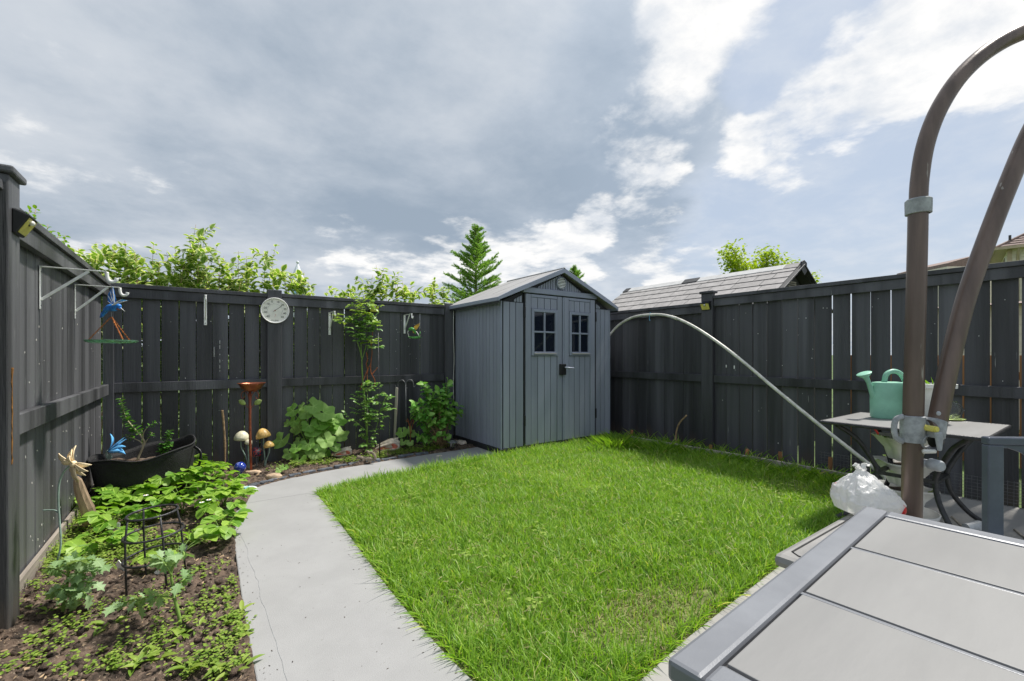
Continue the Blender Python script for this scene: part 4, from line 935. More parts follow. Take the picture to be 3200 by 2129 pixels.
# cage in the left bed
b = G(492, 1822); ct = thing('plant_cage', 'black wire plant cage with three rings in the left bed', 'plant cage', (b.x, b.y, 0), 0, rot=(0, rad(-3), 0))
rings = ((.104, .365), (.122, .262), (.128, .145))
for R_, z in rings: MB().tube([(R_ * math.cos(k * math.pi / 18), R_ * math.sin(k * math.pi / 18), z) for k in range(36)], .0055, 8, closed=True).build('ring', 'black_iron', ct, smooth=True)
for ang in (25, 115, 205, 290):
    MB().tube([(R_ * math.cos(rad(ang)), R_ * math.sin(rad(ang)), z) for R_, z in ((.102, .372), (.118, .262), (.123, .145), (.128, -.05))], .0048, 7).build('leg', 'black_iron', ct, smooth=True)
def tagstick(label, px, py, mat, h, tilt, w_=.022):
    b = G(px, py); r = thing('plant_label', label, 'plant label', (b.x, b.y, soil_z(b.x, b.y)), FACE + U() * .3, 'plant labels stuck in the left bed')
    MB().prism([(-w_ / 2, 0), (w_ / 2, 0), (w_ / 2, h), (-w_ / 2, h)], -.0012, .0012).build('card', mat, r, rot=(0, rad(tilt), 0)); return r
t1 = tagstick('small white and red plant label lying beside the wire cage', 485, 1800, 'card_white', .06, 55); MB().prism([(-.008, .03), (.008, .03), (.008, .055), (-.008, .055)], -.0022, -.0014).build('print', 'card_red', t1, rot=(0, rad(55), 0))
tagstick('crumpled white plant label left of the wire cage', 390, 1790, 'card_white', .07, -50, .035)
tagstick('white plant label standing among the strawberry plants', 368, 1680, 'card_white', .07, 5, .02)
# ---------------------------------------------------------------- furniture corner at the right
TZ = .74; TA = rad(3.6)
tb = thing('dining_table', 'grey patio dining table with pale stone-look top panels in the foreground', 'table', (1.05, -.35, 0), TA)
Mi = Matrix.Rotation(-TA, 4, 'Z')
def TL(px, py): return Mi @ (G(px, py, TZ) - Vector((1.05, -.35, TZ)))
x0, x1 = TL(2112, 2073).x, TL(2683, 1576).x; y1 = (TL(2112, 2073).y + TL(2683, 1576).y) / 2; y0 = y1 - 1.55
fw = .052
for nm, a in (('frame_rail', (x0, x1, y1 - fw, y1)), ('frame_rail', (x0, x1, y0, y0 + fw)), ('frame_rail', (x0, x0 + fw, y0 + fw + .0005, y1 - fw - .0005)), ('frame_rail', (x1 - fw, x1, y0 + fw + .0005, y1 - fw - .0005))):
    MB().box(*a, TZ - .032, TZ).build(nm, 'table_frame', tb, bevel=.007)
MB().box(x0 + .02, x1 - .02, y0 + .02, y1 - .02, TZ - .030, TZ - .014).build('tray', 'dark_plastic', tb)
ix0, ix1 = x0 + fw + .005, x1 - fw - .005; st = .013; pwid = (ix1 - ix0 - 2 * st) / 3
for k in range(3):
    a = ix0 + k * (pwid + st); MB().box(a + .0015, a + pwid - .0015, y0 + fw + .006, y1 - fw - .006, TZ - .013, TZ - .0025).build('top_panel', 'table_tile', tb, bevel=.0015)
    if k < 2: MB().box(a + pwid + .0018, a + pwid + st - .0018, y0 + fw + .001, y1 - fw - .001, TZ - .013, TZ - .004).build('divider', 'table_frame', tb, bevel=.0015)
for sx in (x0 + .06, x1 - .06):
    for sy in (y0 + .06, y1 - .06): MB().box(sx - .03, sx + .03, sy - .03, sy + .03, 0.002, TZ - .0325).build('leg', 'table_frame', tb, bevel=.004)
# storage box beside the table
bx = thing('storage_box', 'low grey storage box with rounded pale lid between table and lawn', 'storage box', (2.13, .60, 0))
MB().box(-.35, .43, -.175, .165, .002, .38).build('body', 'box_side', bx, bevel=.03)
MB().box(-.385, .46, -.20, .19, .38, .43).build('lid', 'box_grey', bx, bevel=.024)
ln = [(-.40 + .03, .155), (.42, .155), (.42, -.165), (-.40 + .03, -.165)]
MB().tube([(x, y, .4305) for x, y in ((-.315, .15), (-.335, .12), (-.335, -.13), (-.31, -.16), (.40, -.16), (.42, -.13), (.42, .12), (.40, .15))], .0035, 6, closed=True).build('lid_seam', 'black_plastic', bx)
# plastic bag on the box
bc = Vector((2.50, .72, .452)); bc = PD(2705, 1600, 2.06); bc.z = .432
bg = thing('plastic_bag', 'crumpled white plastic shopping bag slumped on the storage box', 'bag', bc, FACE)
s = 2.06 / F
from mathutils import noise as mnoise
def bagf(u, v):
    a = 2 * math.pi * u; k = v
    outline = [(0, .55), (.10, .93), (.30, 1.02), (.55, .86), (.75, .52), (.88, .24), (.95, .13), (1.0, .17)]
    for i in range(len(outline) - 1):
        if outline[i][0] <= k <= outline[i + 1][0]:
            t_ = (k - outline[i][0]) / (outline[i + 1][0] - outline[i][0]); rr = outline[i][1] * (1 - t_) + outline[i + 1][1] * t_
    fold = (1 - abs(math.sin(6.5 * a + 2.5 * math.sin(2 * a) + 2 * k))) * .16 * k + (1 - abs(math.sin(11 * a - 5 * k))) * .07 * k     # gathers running up to the neck
    x = (98 + 12 * math.cos(a)) * s * rr * math.cos(a) * (1 - fold) - 16 * s * k; y = .12 * rr * math.sin(a) * (1 - fold)
    z = 140 * s * k * (1 - .28 * max(0, math.cos(a)) * (1 - k))
    q = Vector((x, y, z)) * 16; c = mnoise.noise(q) * .012 + (.5 - abs(mnoise.noise(q * 1.9 + Vector((3, 1, 7))))) * .012 + (.5 - abs(mnoise.noise(q * 4.2))) * .005
    return (x * (1 + c * 4), y * (1 + c * 5), max(0.0, z + c * .9 * min(1, k * 4)))
MB().grid(bagf, 150, 70).build('bag_body', 'bag_film', bg, smooth=True)
for sg in (-1, 1):
    MB().grid(lambda u, v: (-14 * s + sg * (.010 + .022 * v) + .006 * math.sin(u * 9), (u - .5) * .035 * (1 - .4 * v) + .008 * math.sin(v * 7), 140 * s + .002 + .03 * math.sin(v * 2.4) - .012 * v), 8, 10).build('bag_handle', 'bag_film', bg, smooth=True)
MB().sphere((62 * s, -.085, .045), (.020, .016, .026), 10, 7).build('red_packet', 'red_plastic', bg, smooth=True)
MB().sphere((-64 * s, .050, .105), (.010, .018, .024), 10, 7).build('red_packet', 'red_plastic', bg, smooth=True)
# parasol frame
D0 = 2.05; s = D0 / F
pb = PD(2848, 1600, D0); um = thing('parasol_frame', 'brown curved parasol frame with grey crank clamp behind the table', 'parasol', (pb.x, pb.y, 0.001), FACE)
def LU(px, py, dy=0.0): return ((px - 2848) * s, dy, HC - (py - HY) * s)
MB().tube(spline([LU(2848, 1895), LU(2849, 1600), LU(2853, 1350), LU(2857, 1150), LU(2866, 800), LU(2869, 650)], 4), [.0385] * 12 + [.037] * 9, 24).build('pole', 'umbrella_brown', um, smooth=40)
arm = spline([LU(2869, 655), LU(2874, 560), LU(2893, 450), LU(2935, 340), LU(3005, 235), LU(3100, 152), LU(3215, 95), LU(3380, 50), LU(3600, 30)], 8)
MB().tube(arm, .0345, 24).build('mast', 'umbrella_brown', um, smooth=40)
MB().lathe([(.040, -.034), (.048, -.032), (.049, .030), (.044, .036), (.034, .037)], 28, LU(2870, 648)).build('collar', 'clamp_grey', um, smooth=40)
arm2 = spline([LU(2905, 1342, -.03), LU(2925, 1240, -.03), LU(2958, 1090, -.03), LU(3000, 930, -.03), LU(3060, 760, -.03), LU(3130, 580, -.03), LU(3215, 400, -.02), LU(3330, 220, -.01), LU(3520, 60, 0)], 8)
MB().tube(arm2, .0355, 24).build('support_arm', 'umbrella_brown', um, smooth=40)
cl = MB().lathe([(.039, -.062), (.046, -.060), (.047, .058), (.0395, .062)], 28, LU(2852, 1341)).build('clamp', 'clamp_grey', um, smooth=40)
MB().tube(spline([LU(2822, 1302), LU(2800, 1312), LU(2794, 1340), LU(2800, 1368), LU(2822, 1382)], 6), .013, 10, flat=.7).build('handle', 'clamp_grey', cl, smooth=True)
MB().lathe([(.034, -.045), (.040, -.04), (.040, .035), (.030, .045)], 20, LU(2902, 1335, -.03), Matrix.Rotation(rad(8), 4, 'Y')).build('arm_socket', 'clamp_grey', um, smooth=40)
MB().tube([LU(2878, 1330, -.035), LU(2915, 1330, -.035)], .030, 16).build('hinge_barrel', 'umbrella_brown', um, smooth=40)
MB().tube([LU(2868, 1333, -.09), LU(2868, 1333, -.03)], .014, 14).tube([LU(2868, 1333, -.095), LU(2868, 1333, -.09)], .010, 6).build('pivot_bolt', 'lens_yellow', um, smooth=40)
MB().prism([(LU(*q)[0], LU(*q)[2]) for q in ((2862, 1342), (2880, 1340), (2884, 1360), (2880, 1395), (2872, 1397))], -.100, -.085).build('lever', 'grey_cap', um, bevel=.004)
MB().lathe([(.030, -.03), (.034, .0), (.030, .02)], 18, LU(2880, 1378, -.03), Matrix.Rotation(rad(90), 4, 'X'), sx=1.3).build('lower_clamp', 'clamp_grey', um, smooth=40)
MB().tube([LU(2848, 1403, -.06), LU(2880, 1402, -.065)], [.010, .009], 10).build('crank_grip', 'white_plastic', um, smooth=True)
MB().tube([LU(2895, 1376, -.03), LU(2925, 1376, -.03)], [.028, .014], 8).build('knob', 'black_plastic', um, smooth=40)
MB().lathe([(.0001, .052), (.020, .050), (.026, .04), (.026, 0)], 18, LU(2890, 1446, -.03), Matrix.Rotation(rad(90), 4, 'X')).tube([LU(2855, 1442), LU(2886, 1446, -.02)], .018, 10).build('lock_knob', 'grey_cap', um, smooth=40)
MB().lathe([(.0001, .006), (.009, .004), (.010, 0)], 10, LU(2890, 1287, -.065), Matrix.Rotation(rad(90), 4, 'X')).build('rivet', 'grey_cap', um, smooth=40)
MB().lathe([(.0001, .05), (.05, .05), (.06, .03), (.22, .012), (.23, 0.0)], 24).build('base_plate', 'black_iron', um, smooth=40)
# side table
sd = thing('side_table', 'black iron side table with pale slab top and curved legs by the right fence', 'table', (4.01, .905, 0))
tx0, tx1, ty0, ty1, TZ2 = -.39, .385, -.41, .405, .70
MB().box(tx0, tx1, ty0, ty1, TZ2 - .02, TZ2).build('table_top', 'table_tile', sd, bevel=.006)
MB().tube([(x, y, TZ2 - .010) for x, y in ((tx0, ty0), (tx1, ty0), (tx1, ty1), (tx0, ty1))], .012, 8, closed=True).build('edge_band', 'black_iron', sd)
for sx in (-1, 1):
    for sy in (-1, 1):
        MB().tube(spline([(sx * .33, sy * .33, TZ2 - .025), (sx * .24, sy * .24, .58), (sx * .165, sy * .165, .42), (sx * .15, sy * .15, .34), (sx * .175, sy * .175, .22), (sx * .25, sy * .25, .09), (sx * .34, sy * .34, .012)], 6), .0155, 10).build('leg', 'black_iron', sd, smooth=True)
for a, b_ in (((-.15, -.15), (.15, -.15)), ((.15, -.15), (.15, .15)), ((.15, .15), (-.15, .15)), ((-.15, .15), (-.15, -.15))): MB().bar((*a, .35), (*b_, .35), .03, .02).build('stretcher', 'black_iron', sd)
# watering can
p = G(2778, 1306, TZ2 + .001); wcn = thing('watering_can', 'mint green plastic watering can on the side table', 'watering can', p, FACE)
s = (p.x * WV[0] + p.y * WV[1]) / F
MB().lathe([(.0001, .0), (.113, .0), (.122, .012), (.124, .14), (.118, .25), (.110, .262), (.085, .266), (.0001, .258)], 32, (0, 0, 0), None, sx=1.05, sy=.62).build('body', 'can_green', wcn, smooth=40)
MB().tube(spline([(-.095, 0, .10), (-.125, 0, .19), (-.155, 0, .27), (-.175, 0, .305)], 5), [.024, .023, .022, .021, .020, .019, .018, .017, .016, .015, .015, .016, .017, .018, .02, .022], 12).build('spout', 'can_green', wcn, smooth=True)
MB().lathe([(.020, -.012), (.046, .010), (.048, .018), (.040, .022), (.0001, .020)], 24, (-.178, 0, .312), Matrix.Rotation(rad(-22), 4, 'Y')).build('rose', 'can_green', wcn, smooth=40)
MB().tube(spline([(-.035, 0, .262), (-.02, 0, .32), (.03, 0, .345), (.085, 0, .325), (.125, 0, .25), (.128, 0, .15), (.118, 0, .10)], 6), .017, 12).build('handle', 'can_green', wcn, smooth=True)
for z in (.07, .12, .17): MB().tube([(.03 + .012 * k, -.0775 + .0016 * k * k * .5, z) for k in range(6)], .0018, 5).build('level_mark', 'can_green', wcn)
# white pot and glass bowl on green plate
p = G(2915, 1318, TZ2 + .001); r = thing('plant_pot', 'white tapered plastic pot on the side table behind the parasol pole', 'pot', p, FACE)
MB().lathe([(.0001, .0), (.055, .0), (.058, .004), (.105, .235), (.125, .238), (.126, .265), (.112, .266), (.098, .23), (.052, .02)], 28).build('wall', 'white_plastic', r, smooth=40)
MB().lathe([(.0001, .21), (.094, .21)], 24).build('potting_soil', 'soil', r)
lf = LF()
for k in range(6): lf.add(WL[r.name] + Vector((U() * .05, U() * .05, .21)), (U() * .4, U() * .4, 1), (1, U(), .2), U(.07, .12), .03)
lf.build('sprout', 'green_shrub_leaf', r, T_LANCE)
p = G(2962, 1311, TZ2 + .001); r = thing('glass_bowl', 'clear round glass bowl standing on a lime green plate on the side table', 'bowl', p, FACE)
MB().lathe([(.0001, .0), (.075, .0), (.092, .006), (.094, .010), (.075, .007), (.0001, .006)], 30).build('plate', 'metal_leaf', r, smooth=True)
MB().lathe([(.0001, .010), (.05, .012), (.078, .045), (.084, .075), (.072, .112), (.052, .128), (.050, .130), (.049, .127), (.069, .110), (.081, .075), (.075, .047), (.047, .016), (.0001, .014)], 30).build('bowl', 'clear_glass', r, smooth=True)
# white tiered planter under the table
p = Vector((4.16, .98, .001)); r = thing('tiered_planter', 'white stacked tower planter with flared pockets under the side table', 'planter', p)
MB().lathe([(.0001, .0), (.165, .0), (.185, .01), (.195, .05), (.185, .052), (.17, .015), (.0001, .012)], 40, wob=lambda a, z: 1 + .012 * math.cos(a * 30)).build('saucer', 'white_plastic', r, smooth=True)
for k, z in enumerate((.05, .23, .41)):
    t_ = MB().lathe([(.075, z), (.085, z + .02), (.10, z + .08), (.155, z + .155), (.165, z + .16), (.165, z + .170), (.15, z + .168), (.09, z + .09), (.06, z + .04)], 40, wob=lambda a, z_: 1 + .16 * max(0, (z_ - .0)) / .6 * 0 + (.17 * math.cos(a * 4) if True else 0)).build('tier', 'white_plastic', r, smooth=True)
    MB().lathe([(.0001, z + .135), (.12, z + .135)], 30, wob=lambda a, z_: 1 + .15 * math.cos(a * 4)).build('potting_soil', 'soil', r)
lf = LF()
for k in range(26):
    a = U(0, 6.28); lf.add(p + Vector((.14 * math.cos(a), .14 * math.sin(a), random.choice((.21, .39, .57)))), (math.cos(a), math.sin(a), U(.1, .8)), (U() * .3, U() * .3, 1), U(.03, .055))
lf.build('seedlings', 'weed_leaf', r, T_OVAL, True)
fr = PX(2735, 1350, 3.92)
r = thing('red_tag', 'small red and white plastic tag hanging under the side table', 'tag', fr, FACE)
MB().prism([(-.02, .03), (.02, -.02), (.028, -.012), (.0, .035)], -.003, .003).build('tag_card', 'red_plastic', r, bevel=.002)
# chair
cp_ = PD(3102, 1660, 1.6); ch = thing('patio_chair', 'slate blue metal patio chair at the right edge, teal ribbon on its back', 'chair', (cp_.x, cp_.y, 0.001), FACE - rad(5))
zt = HC - (1366 - HY) / F * 1.6
MB().box(-.026, .026, -.014, .014, .42, zt - .028).build('back_post', 'chair_metal', ch, bevel=.004); MB().box(.474, .526, -.014, .014, .42, zt - .028).build('back_post', 'chair_metal', ch, bevel=.004)
MB().box(-.0265, .5265, -.016, .016, zt - .0275, zt).build('top_rail', 'chair_metal', ch, bevel=.005)
cv = [(.0268, zt - .0285), (.0268, zt - .04), (.05, zt - .040), (.09, zt - .055), (.14, zt - .085), (.20, zt - .10), (.30, zt - .10), (.36, zt - .085), (.41, zt - .055), (.45, zt - .040), (.4732, zt - .04), (.4732, zt - .0285)]
MB().prism(cv, -.006, .006).build('back_panel', 'chair_metal', ch, bevel=.002)
MB().box(.0268, .4732, -.010, .010, .47, .50).build('lower_rail', 'chair_metal', ch, bevel=.003)
MB().box(-.02, .52, -.50, -.016, .40, .43).build('seat', 'chair_metal', ch, bevel=.008)
for x in (0, .5):
    MB().box(x - .02, x + .02, -.014, .014, .0, .399).build('leg', 'chair_metal', ch, bevel=.003); MB().box(x - .02, x + .02, -.49, -.45, .0, .399).build('leg', 'chair_metal', ch, bevel=.003)
MB().tube(spline([(.10, -.018, zt - .05), (.105, -.02, zt - .075), (.13, -.02, zt - .095), (.17, -.02, zt - .10), (.22, -.02, zt - .09)], 5), .005, 6, flat=.4).build('ribbon', 'teal_ribbon', ch, smooth=True)
# small things on the patio
p = G(3040, 1650, .03); r = thing('plastic_cup', 'pale blue-grey plastic cup lying on the patio beside the side table', 'cup', (p.x, p.y, .036), FACE)
MB().lathe([(.0001, -.045), (.028, -.045), (.036, .05), (.034, .05), (.026, -.04)], 20, (0, 0, 0), Matrix.Rotation(rad(82), 4, 'Y')).build('cup_wall', 'grey_cap', r, smooth=40)
for lab, q in (('thin wooden stick lying on the patio behind the chair', (3170, 1655, 3215, 1690)), ('thin wooden lath leaning at the side table foot', (2975, 1615, 3010, 1648))):
    a, b_ = G(q[0], q[1], .008), G(q[2], q[3], .008); tag(MB().tube([a, b_], .007, 6).build('stick', 'grey_wood', world=True), lab, 'stick')
# bent white hoop pole
hpt = [PX(1895, 1060, 4.87), PX(1930, 1020, 4.86), PX(1975, 993, 4.85), PX(2030, 984, 4.83), PX(2090, 988, 4.80), PX(2170, 1022, 4.76), PX(2290, 1105, 4.72), PX(2430, 1222, 4.70), PX(2590, 1352, 4.68), PX(2765, 1490, 4.66)]
hr = thing('hoop_pole', 'long bent white plastic pole arching from the shed to the right corner', 'pole', (4.66, hpt[-1].y, 0))
hs = spline(hpt, 8); MB().tube([PX(1880, 1085, 4.88)] + hs + [Vector((4.65, hs[-1].y - .03, -.02))], .0165, 12).build('pipe', 'pvc', hr, world=True, smooth=True)
k = int(len(hs) * .46); MB().tube(hs[k:k + 3], .019, 12).build('coupling', 'pvc', hr, world=True, smooth=True)
q = PX(2032, 984, 4.83); MB().tube([q + Vector((0, .0, .03)), q + Vector((-.012, 0, .0)), q + Vector((-.02, .0, -.05)), q + Vector((-.02, -.01, -.08))], .006, 6, flat=.5).build('tie', 'blue_tie', hr, world=True)
# timber edging and stakes on the right
te = thing('timber_edging', 'low pale timber edging board between lawn and right fence', 'edging', (4.76, 2.8, 0))
es = [(4.665, 3.90), (4.74, 2.98), (4.80, 2.28), (4.815, 1.50)]
for i in range(3):
    a, b_ = Vector((*es[i], .02)), Vector((*es[i + 1], .02)); b2 = a.lerp(b_, .988)
    MB().bar(a, b2, .032, .14, up=(0, 0, 1)).build('board', 'grey_wood', te, world=True, bevel=.004)
for px, py, h in ((1966, 1372, .13), (2215, 1418, .11), (2325, 1438, .13), (2437, 1456, .15), (2590, 1488, .19)):
    b = G(px, py); MB().bar((b.x + .03, b.y, -.05), (b.x + .035 + U() * .01, b.y + U() * .02, h - .01), .032, .020, up=(1, 0, 0)).build('stake', 'cedar', te, world=True, bevel=.002)
b = PX(2113, 1395, 4.9); tag(MB().tube(spline([Vector((4.9, b.y, -.03)), PX(2112, 1360, 4.9), PX(2122, 1325, 4.9), PX(2146, 1298, 4.9)], 5), .010, 7).build('stick', 'twig', world=True, smooth=True), 'bent brown stick poking up in front of the right fence', 'stick')
# wire mesh along the right fence foot
wm = MB(); X_ = 5.07
for k in range(52): y = .2 + k * .032; wm.bar((X_ + U() * .004, y, -.01), (X_ + U() * .004 + .012, y + U() * .004, .20 + U() * .01), .0022, .0022)
for k in range(8): wm.bar((X_ + .0015 * k, .2, .01 + k * .026), (X_ + .0015 * k, 1.85, .01 + k * .026 + U() * .006), .0022, .0022)
o = tag(wm.build('wire_mesh', 'grey_iron', world=True), 'strip of square wire mesh along the foot of the right fence', 'wire mesh')
# ---------------------------------------------------------------- beyond the fences
def dogwood(label, x, y, tips, nfill, fill_h, spread, mat='dogwood_leaf', L=.125, name='shrub'):
    """many upright stems from a crowded base; tips are photo pixels of the leading shoots."""
    base = Vector((x, y, -.12)); r = thing(name, label, 'shrub', base, 0, 'shrubs behind the fences' )
    b = MB(); lf = LF(); ends = [PY(px, py, y + U() * .25) for px, py in tips]
    for k in range(int(nfill * .6)): ends.append(Vector((x + U() * spread, y + U(-.35, .35), fill_h(x) * U(.80, 1.02))))
    for e in ends:
        p0 = base + Vector(((e.x - x) * .35 + U() * .08, U() * .08, 0)); p0.z = -.12
        mid = p0.lerp(e, .55) + Vector((U() * .22, U() * .15, 0)); pts = bez(p0, mid + Vector((0, 0, .15)), e, 9)
        b.tube(pts, [.007 * (1 - .75 * i / 9) for i in range(10)], 5)
        twig_leaves(lf, pts, .060, L, True, .85, .5, .45, .9, .12)
        for q in range(4):                                   # side shoots
            s0 = pts[min(8, 5 + q)]; t = s0 + Vector((U() * .26, U() * .2, U(.02, .22))); sp = bez(s0, s0.lerp(t, .5) + Vector((0, 0, .04)), t, 4)
            b.tube(sp, .0025, 4); twig_leaves(lf, sp, .045, L * .95, True, .85, .5, .15, .9, .12)
    b.build('branches', 'twig', r, world=True, smooth=True); lf.build('foliage', mat, r, T_OVAL, True); return r
def xat(px, y): return PY(px, 900, y).x
YS = 6.05
dogwood('variegated cream-edged shrub behind the left corner of the back fence', xat(300, YS), YS, [(215, 790), (245, 775), (300, 757), (330, 775), (390, 752), (270, 800), (420, 790), (350, 790)], 26, lambda x: 2.22, .38)
dogwood('tall variegated shrub behind the back fence with one high leading shoot', xat(585, YS), YS, [(480, 762), (545, 772), (612, 702), (590, 735), (640, 745), (680, 762), (620, 740), (520, 790), (700, 800)], 30, lambda x: 2.26, .45)
dogwood('variegated shrub behind the back fence just left of the round dial', xat(800, YS), YS, [(745, 785), (790, 800), (862, 765), (830, 790), (850, 820), (770, 800), (720, 820), (910, 850)], 26, lambda x: 2.12, .36)
dogwood('low variegated shrub in front of the white spire', xat(935, YS), YS, [(905, 855), (950, 850), (925, 880), (975, 905), (885, 860)], 8, lambda x: 1.95, .22)
dogwood('sparse variegated shoots behind the fence right of the round dial', xat(1060, YS), YS, [(1035, 895), (1052, 905), (1095, 908), (1020, 915)], 4, lambda x: 1.84, .25)
dogwood('slim variegated shrub behind the climbing rose', xat(1180, YS), YS, [(1175, 828), (1150, 875), (1195, 870), (1165, 860), (1130, 905), (1205, 890)], 10, lambda x: 1.98, .20)
dogwood('variegated shrub behind the fence with two narrow spires', xat(1255, YS), YS, [(1245, 848), (1232, 870), (1258, 880), (1285, 880), (1300, 905), (1265, 895)], 10, lambda x: 1.98, .20)
dogwood('variegated shrub at the foot of the spruce', xat(1370, 6.0), 6.0, [(1357, 872), (1340, 900), (1385, 895), (1400, 905), (1350, 890)], 12, lambda x: 1.97, .22)
r = dogwood('plain green leafy shrub rising behind the left fence', -1.35, 4.6, [], 0, lambda x: 2.5, .3, 'green_shrub_leaf', .075) if False else None
gx_ = -1.25
def green_shrub():
    base = Vector((gx_, 4.3, -.12)); r = thing('shrub', 'plain green leafy shrub rising behind the left fence', 'shrub', base, 0, 'shrubs behind the fences')
    b = MB(); lf = LF()
    for px, py in ((68, 668), (92, 655), (112, 652), (100, 700), (128, 700), (150, 702), (140, 745), (165, 740), (185, 728), (205, 735), (190, 775), (215, 775), (80, 690), (110, 720), (170, 770), (200, 790), (225, 790), (160, 720)):
        e = PX(px, py, gx_ + U() * .2); p0 = base + Vector((U() * .1, (e.y - 4.3) * .4, 0)); pts = bez(p0, p0.lerp(e, .6) + Vector((0, 0, .2)), e, 9)
        b.tube(pts, [.008 * (1 - .75 * i / 9) for i in range(10)], 5); twig_leaves(lf, pts, .045, .075, True, .8, .5, .6, .7)
        for q in range(2):
            s0 = pts[7]; t = s0 + Vector((U() * .15, U() * .15, U(.05, .25))); sp = bez(s0, s0.lerp(t, .5), t, 4); b.tube(sp, .0025, 4); twig_leaves(lf, sp, .04, .07, True, .8, .5, .2, .7)
    b.build('branches', 'twig', r, world=True, smooth=True); lf.build('foliage', 'green_shrub_leaf', r, T_OVAL, True)
green_shrub()
# low greenery close behind the back fence, seen through the gaps
def hedge_mass():
    n = 6500; x = RNG.uniform(-.9, 2.9, n); y = RNG.uniform(5.85, 6.7, n); z = RNG.uniform(-.1, 1.75, n) * (.6 + .4 * RNG.random(n))
    D = RNG.normal(0, 1, (n, 3)); N = RNG.normal(0, 1, (n, 3)) + [0, -.6, .8]; L = RNG.uniform(.05, .09, n)
    o = put('undergrowth', scatter('undergrowth', 'dogwood_leaf', T_OVAL, np.stack([x, y, z], 1), D, N, L, L)); tag(o, 'leafy undergrowth behind the back fence seen through its gaps', 'undergrowth', kind='stuff')
hedge_mass()
# spruces
def spruce(label, px, py_top, d, h, wscale, bare=0.0):
    top = PD(px, py_top, d); base = Vector((top.x, top.y, -.12)); r = thing('spruce_tree', label, 'tree', base, 0, 'spruce trees behind the fence')
    H_ = top.z + .12; b = MB(); b.tube([base, base + Vector((.01, 0, H_ * .5)), top], [.045, .028, .005], 7); b.build('trunk', 'bark', r, world=True, smooth=True)
    tw = MB(); P = []; D = []; N = []; Ls = []
    z = H_ - .10
    def needles(pts, dens, L):
        for i in range(len(pts) - 1):
            seg = pts[i + 1] - pts[i]; d_ = seg.normalized(); a, c = frame_of(d_)
            for _ in range(max(1, int(seg.length * dens))):
                t_ = random.random(); ph = random.random() * 6.28; o = a * math.cos(ph) + c * math.sin(ph)
                P.append(pts[i] + seg * t_); D.append(o * .8 + d_ * .9); N.append(o.cross(d_)); Ls.append(L * U(.7, 1.15))
    needles([Vector(top) - Vector((0, 0, .22)), Vector(top) - Vector((0, 0, .1)), Vector(top)], 420 * (1 - bare), .034)
    while z > H_ - h:
        f = (H_ - z) / h; nb = random.choice((2, 3, 3)); L = wscale * (.07 + .93 * f ** .95)
        for k in range(nb):
            a = k * 6.28 / nb + U() * .5; dd = Vector((math.cos(a), math.sin(a), .75 - .55 * f + U() * .15))
            p0 = base + Vector((0, 0, z + U() * .03)); e = p0 + dd.normalized() * L * U(.4, 1.15); e.z += U(.0, .3) * L
            pts = bez(p0, p0.lerp(e, .55) - Vector((0, 0, .07 * L)), e, 6); tw.tube(pts, [.006, .005, .005, .004, .003, .003, .002], 4); needles(pts, 520, .034)
            for q in range(1, 7):
                for sg in (-1, 1):
                    s0 = pts[q - 1].lerp(pts[q], U(.2, .8)); sdv = dd.cross(Vector((0, 0, 1))).normalized() * sg; t = s0 + (sdv * .7 + dd.normalized() * .8 + Vector((0, 0, U(-.1, .6)))).normalized() * U(.3, .55) * L * (1.15 - q * .1)
                    sp = [s0, s0.lerp(t, .5), t]; tw.tube(sp, .0022, 4); needles(sp, 560, .032)
        z -= .055 + .025 * f
    tw.build('branches', 'twig', r, world=True)
    Ls = np.array(Ls); me = scatter('needles', 'spruce_needle', leaf_t([.06, .07, .01], 0, .1), np.array([tuple(v) for v in P]) - np.array(base), np.array([tuple(v) for v in D]), np.array([tuple(v) for v in N]), Ls, np.full(len(Ls), .036))
    put('foliage', me, r)['kind'] = 'stuff'
spruce('young spruce tree rising behind the back fence left of the shed', 1487, 703, 7.6, 1.75, .80)
spruce('tip of a second spruce just showing over the shed roof', 1793, 832, 8.6, 1.1, .62, .6)
# maple
def maple():
    d = 12.0; c = PD(2365, 850, d); base = Vector((c.x, c.y, -.12)); r = thing('maple_tree', 'bright yellow-green maple tree behind the neighbouring shingled roof', 'tree', base)
    b = MB(); lf = LF(); b.tube([base, base + Vector((.02, 0, 1.2)), Vector((c.x, c.y, 2.2))], [.07, .055, .04], 8)
    for px, py in ((2290, 778), (2275, 800), (2310, 800), (2330, 830), (2300, 830), (2395, 790), (2385, 815), (2420, 810), (2440, 830), (2465, 825), (2340, 860), (2360, 850), (2410, 850), (2450, 850), (2480, 850), (2535, 870), (2520, 880), (2320, 870), (2380, 870), (2275, 790), (2400, 770 + 25)):
        e = PD(px, py, d + U() * .6); p0 = Vector((c.x, c.y, 1.9 + U() * .3)); pts = bez(p0, p0.lerp(e, .5) + Vector((0, 0, .1)), e, 6)
        b.tube(pts, [.022 * (1 - .8 * i / 6) + .003 for i in range(7)], 5)
        for _ in range(260):
            q = pts[random.choice((3, 4, 5, 5, 6, 6))] + Vector((random.gauss(0, .13), random.gauss(0, .13), random.gauss(0, .10))); lf.add(q, (U(), U(), U(-.6, .3)), (U() * .7, U() * .7, 1), U(.06, .09))
    b.build('trunk', 'bark', r, world=True, smooth=True); lf.build('crown', 'maple_leaf', r, leaf_t([.1, .42, .22, .5, .2, .02], .2, .2), True)
maple()
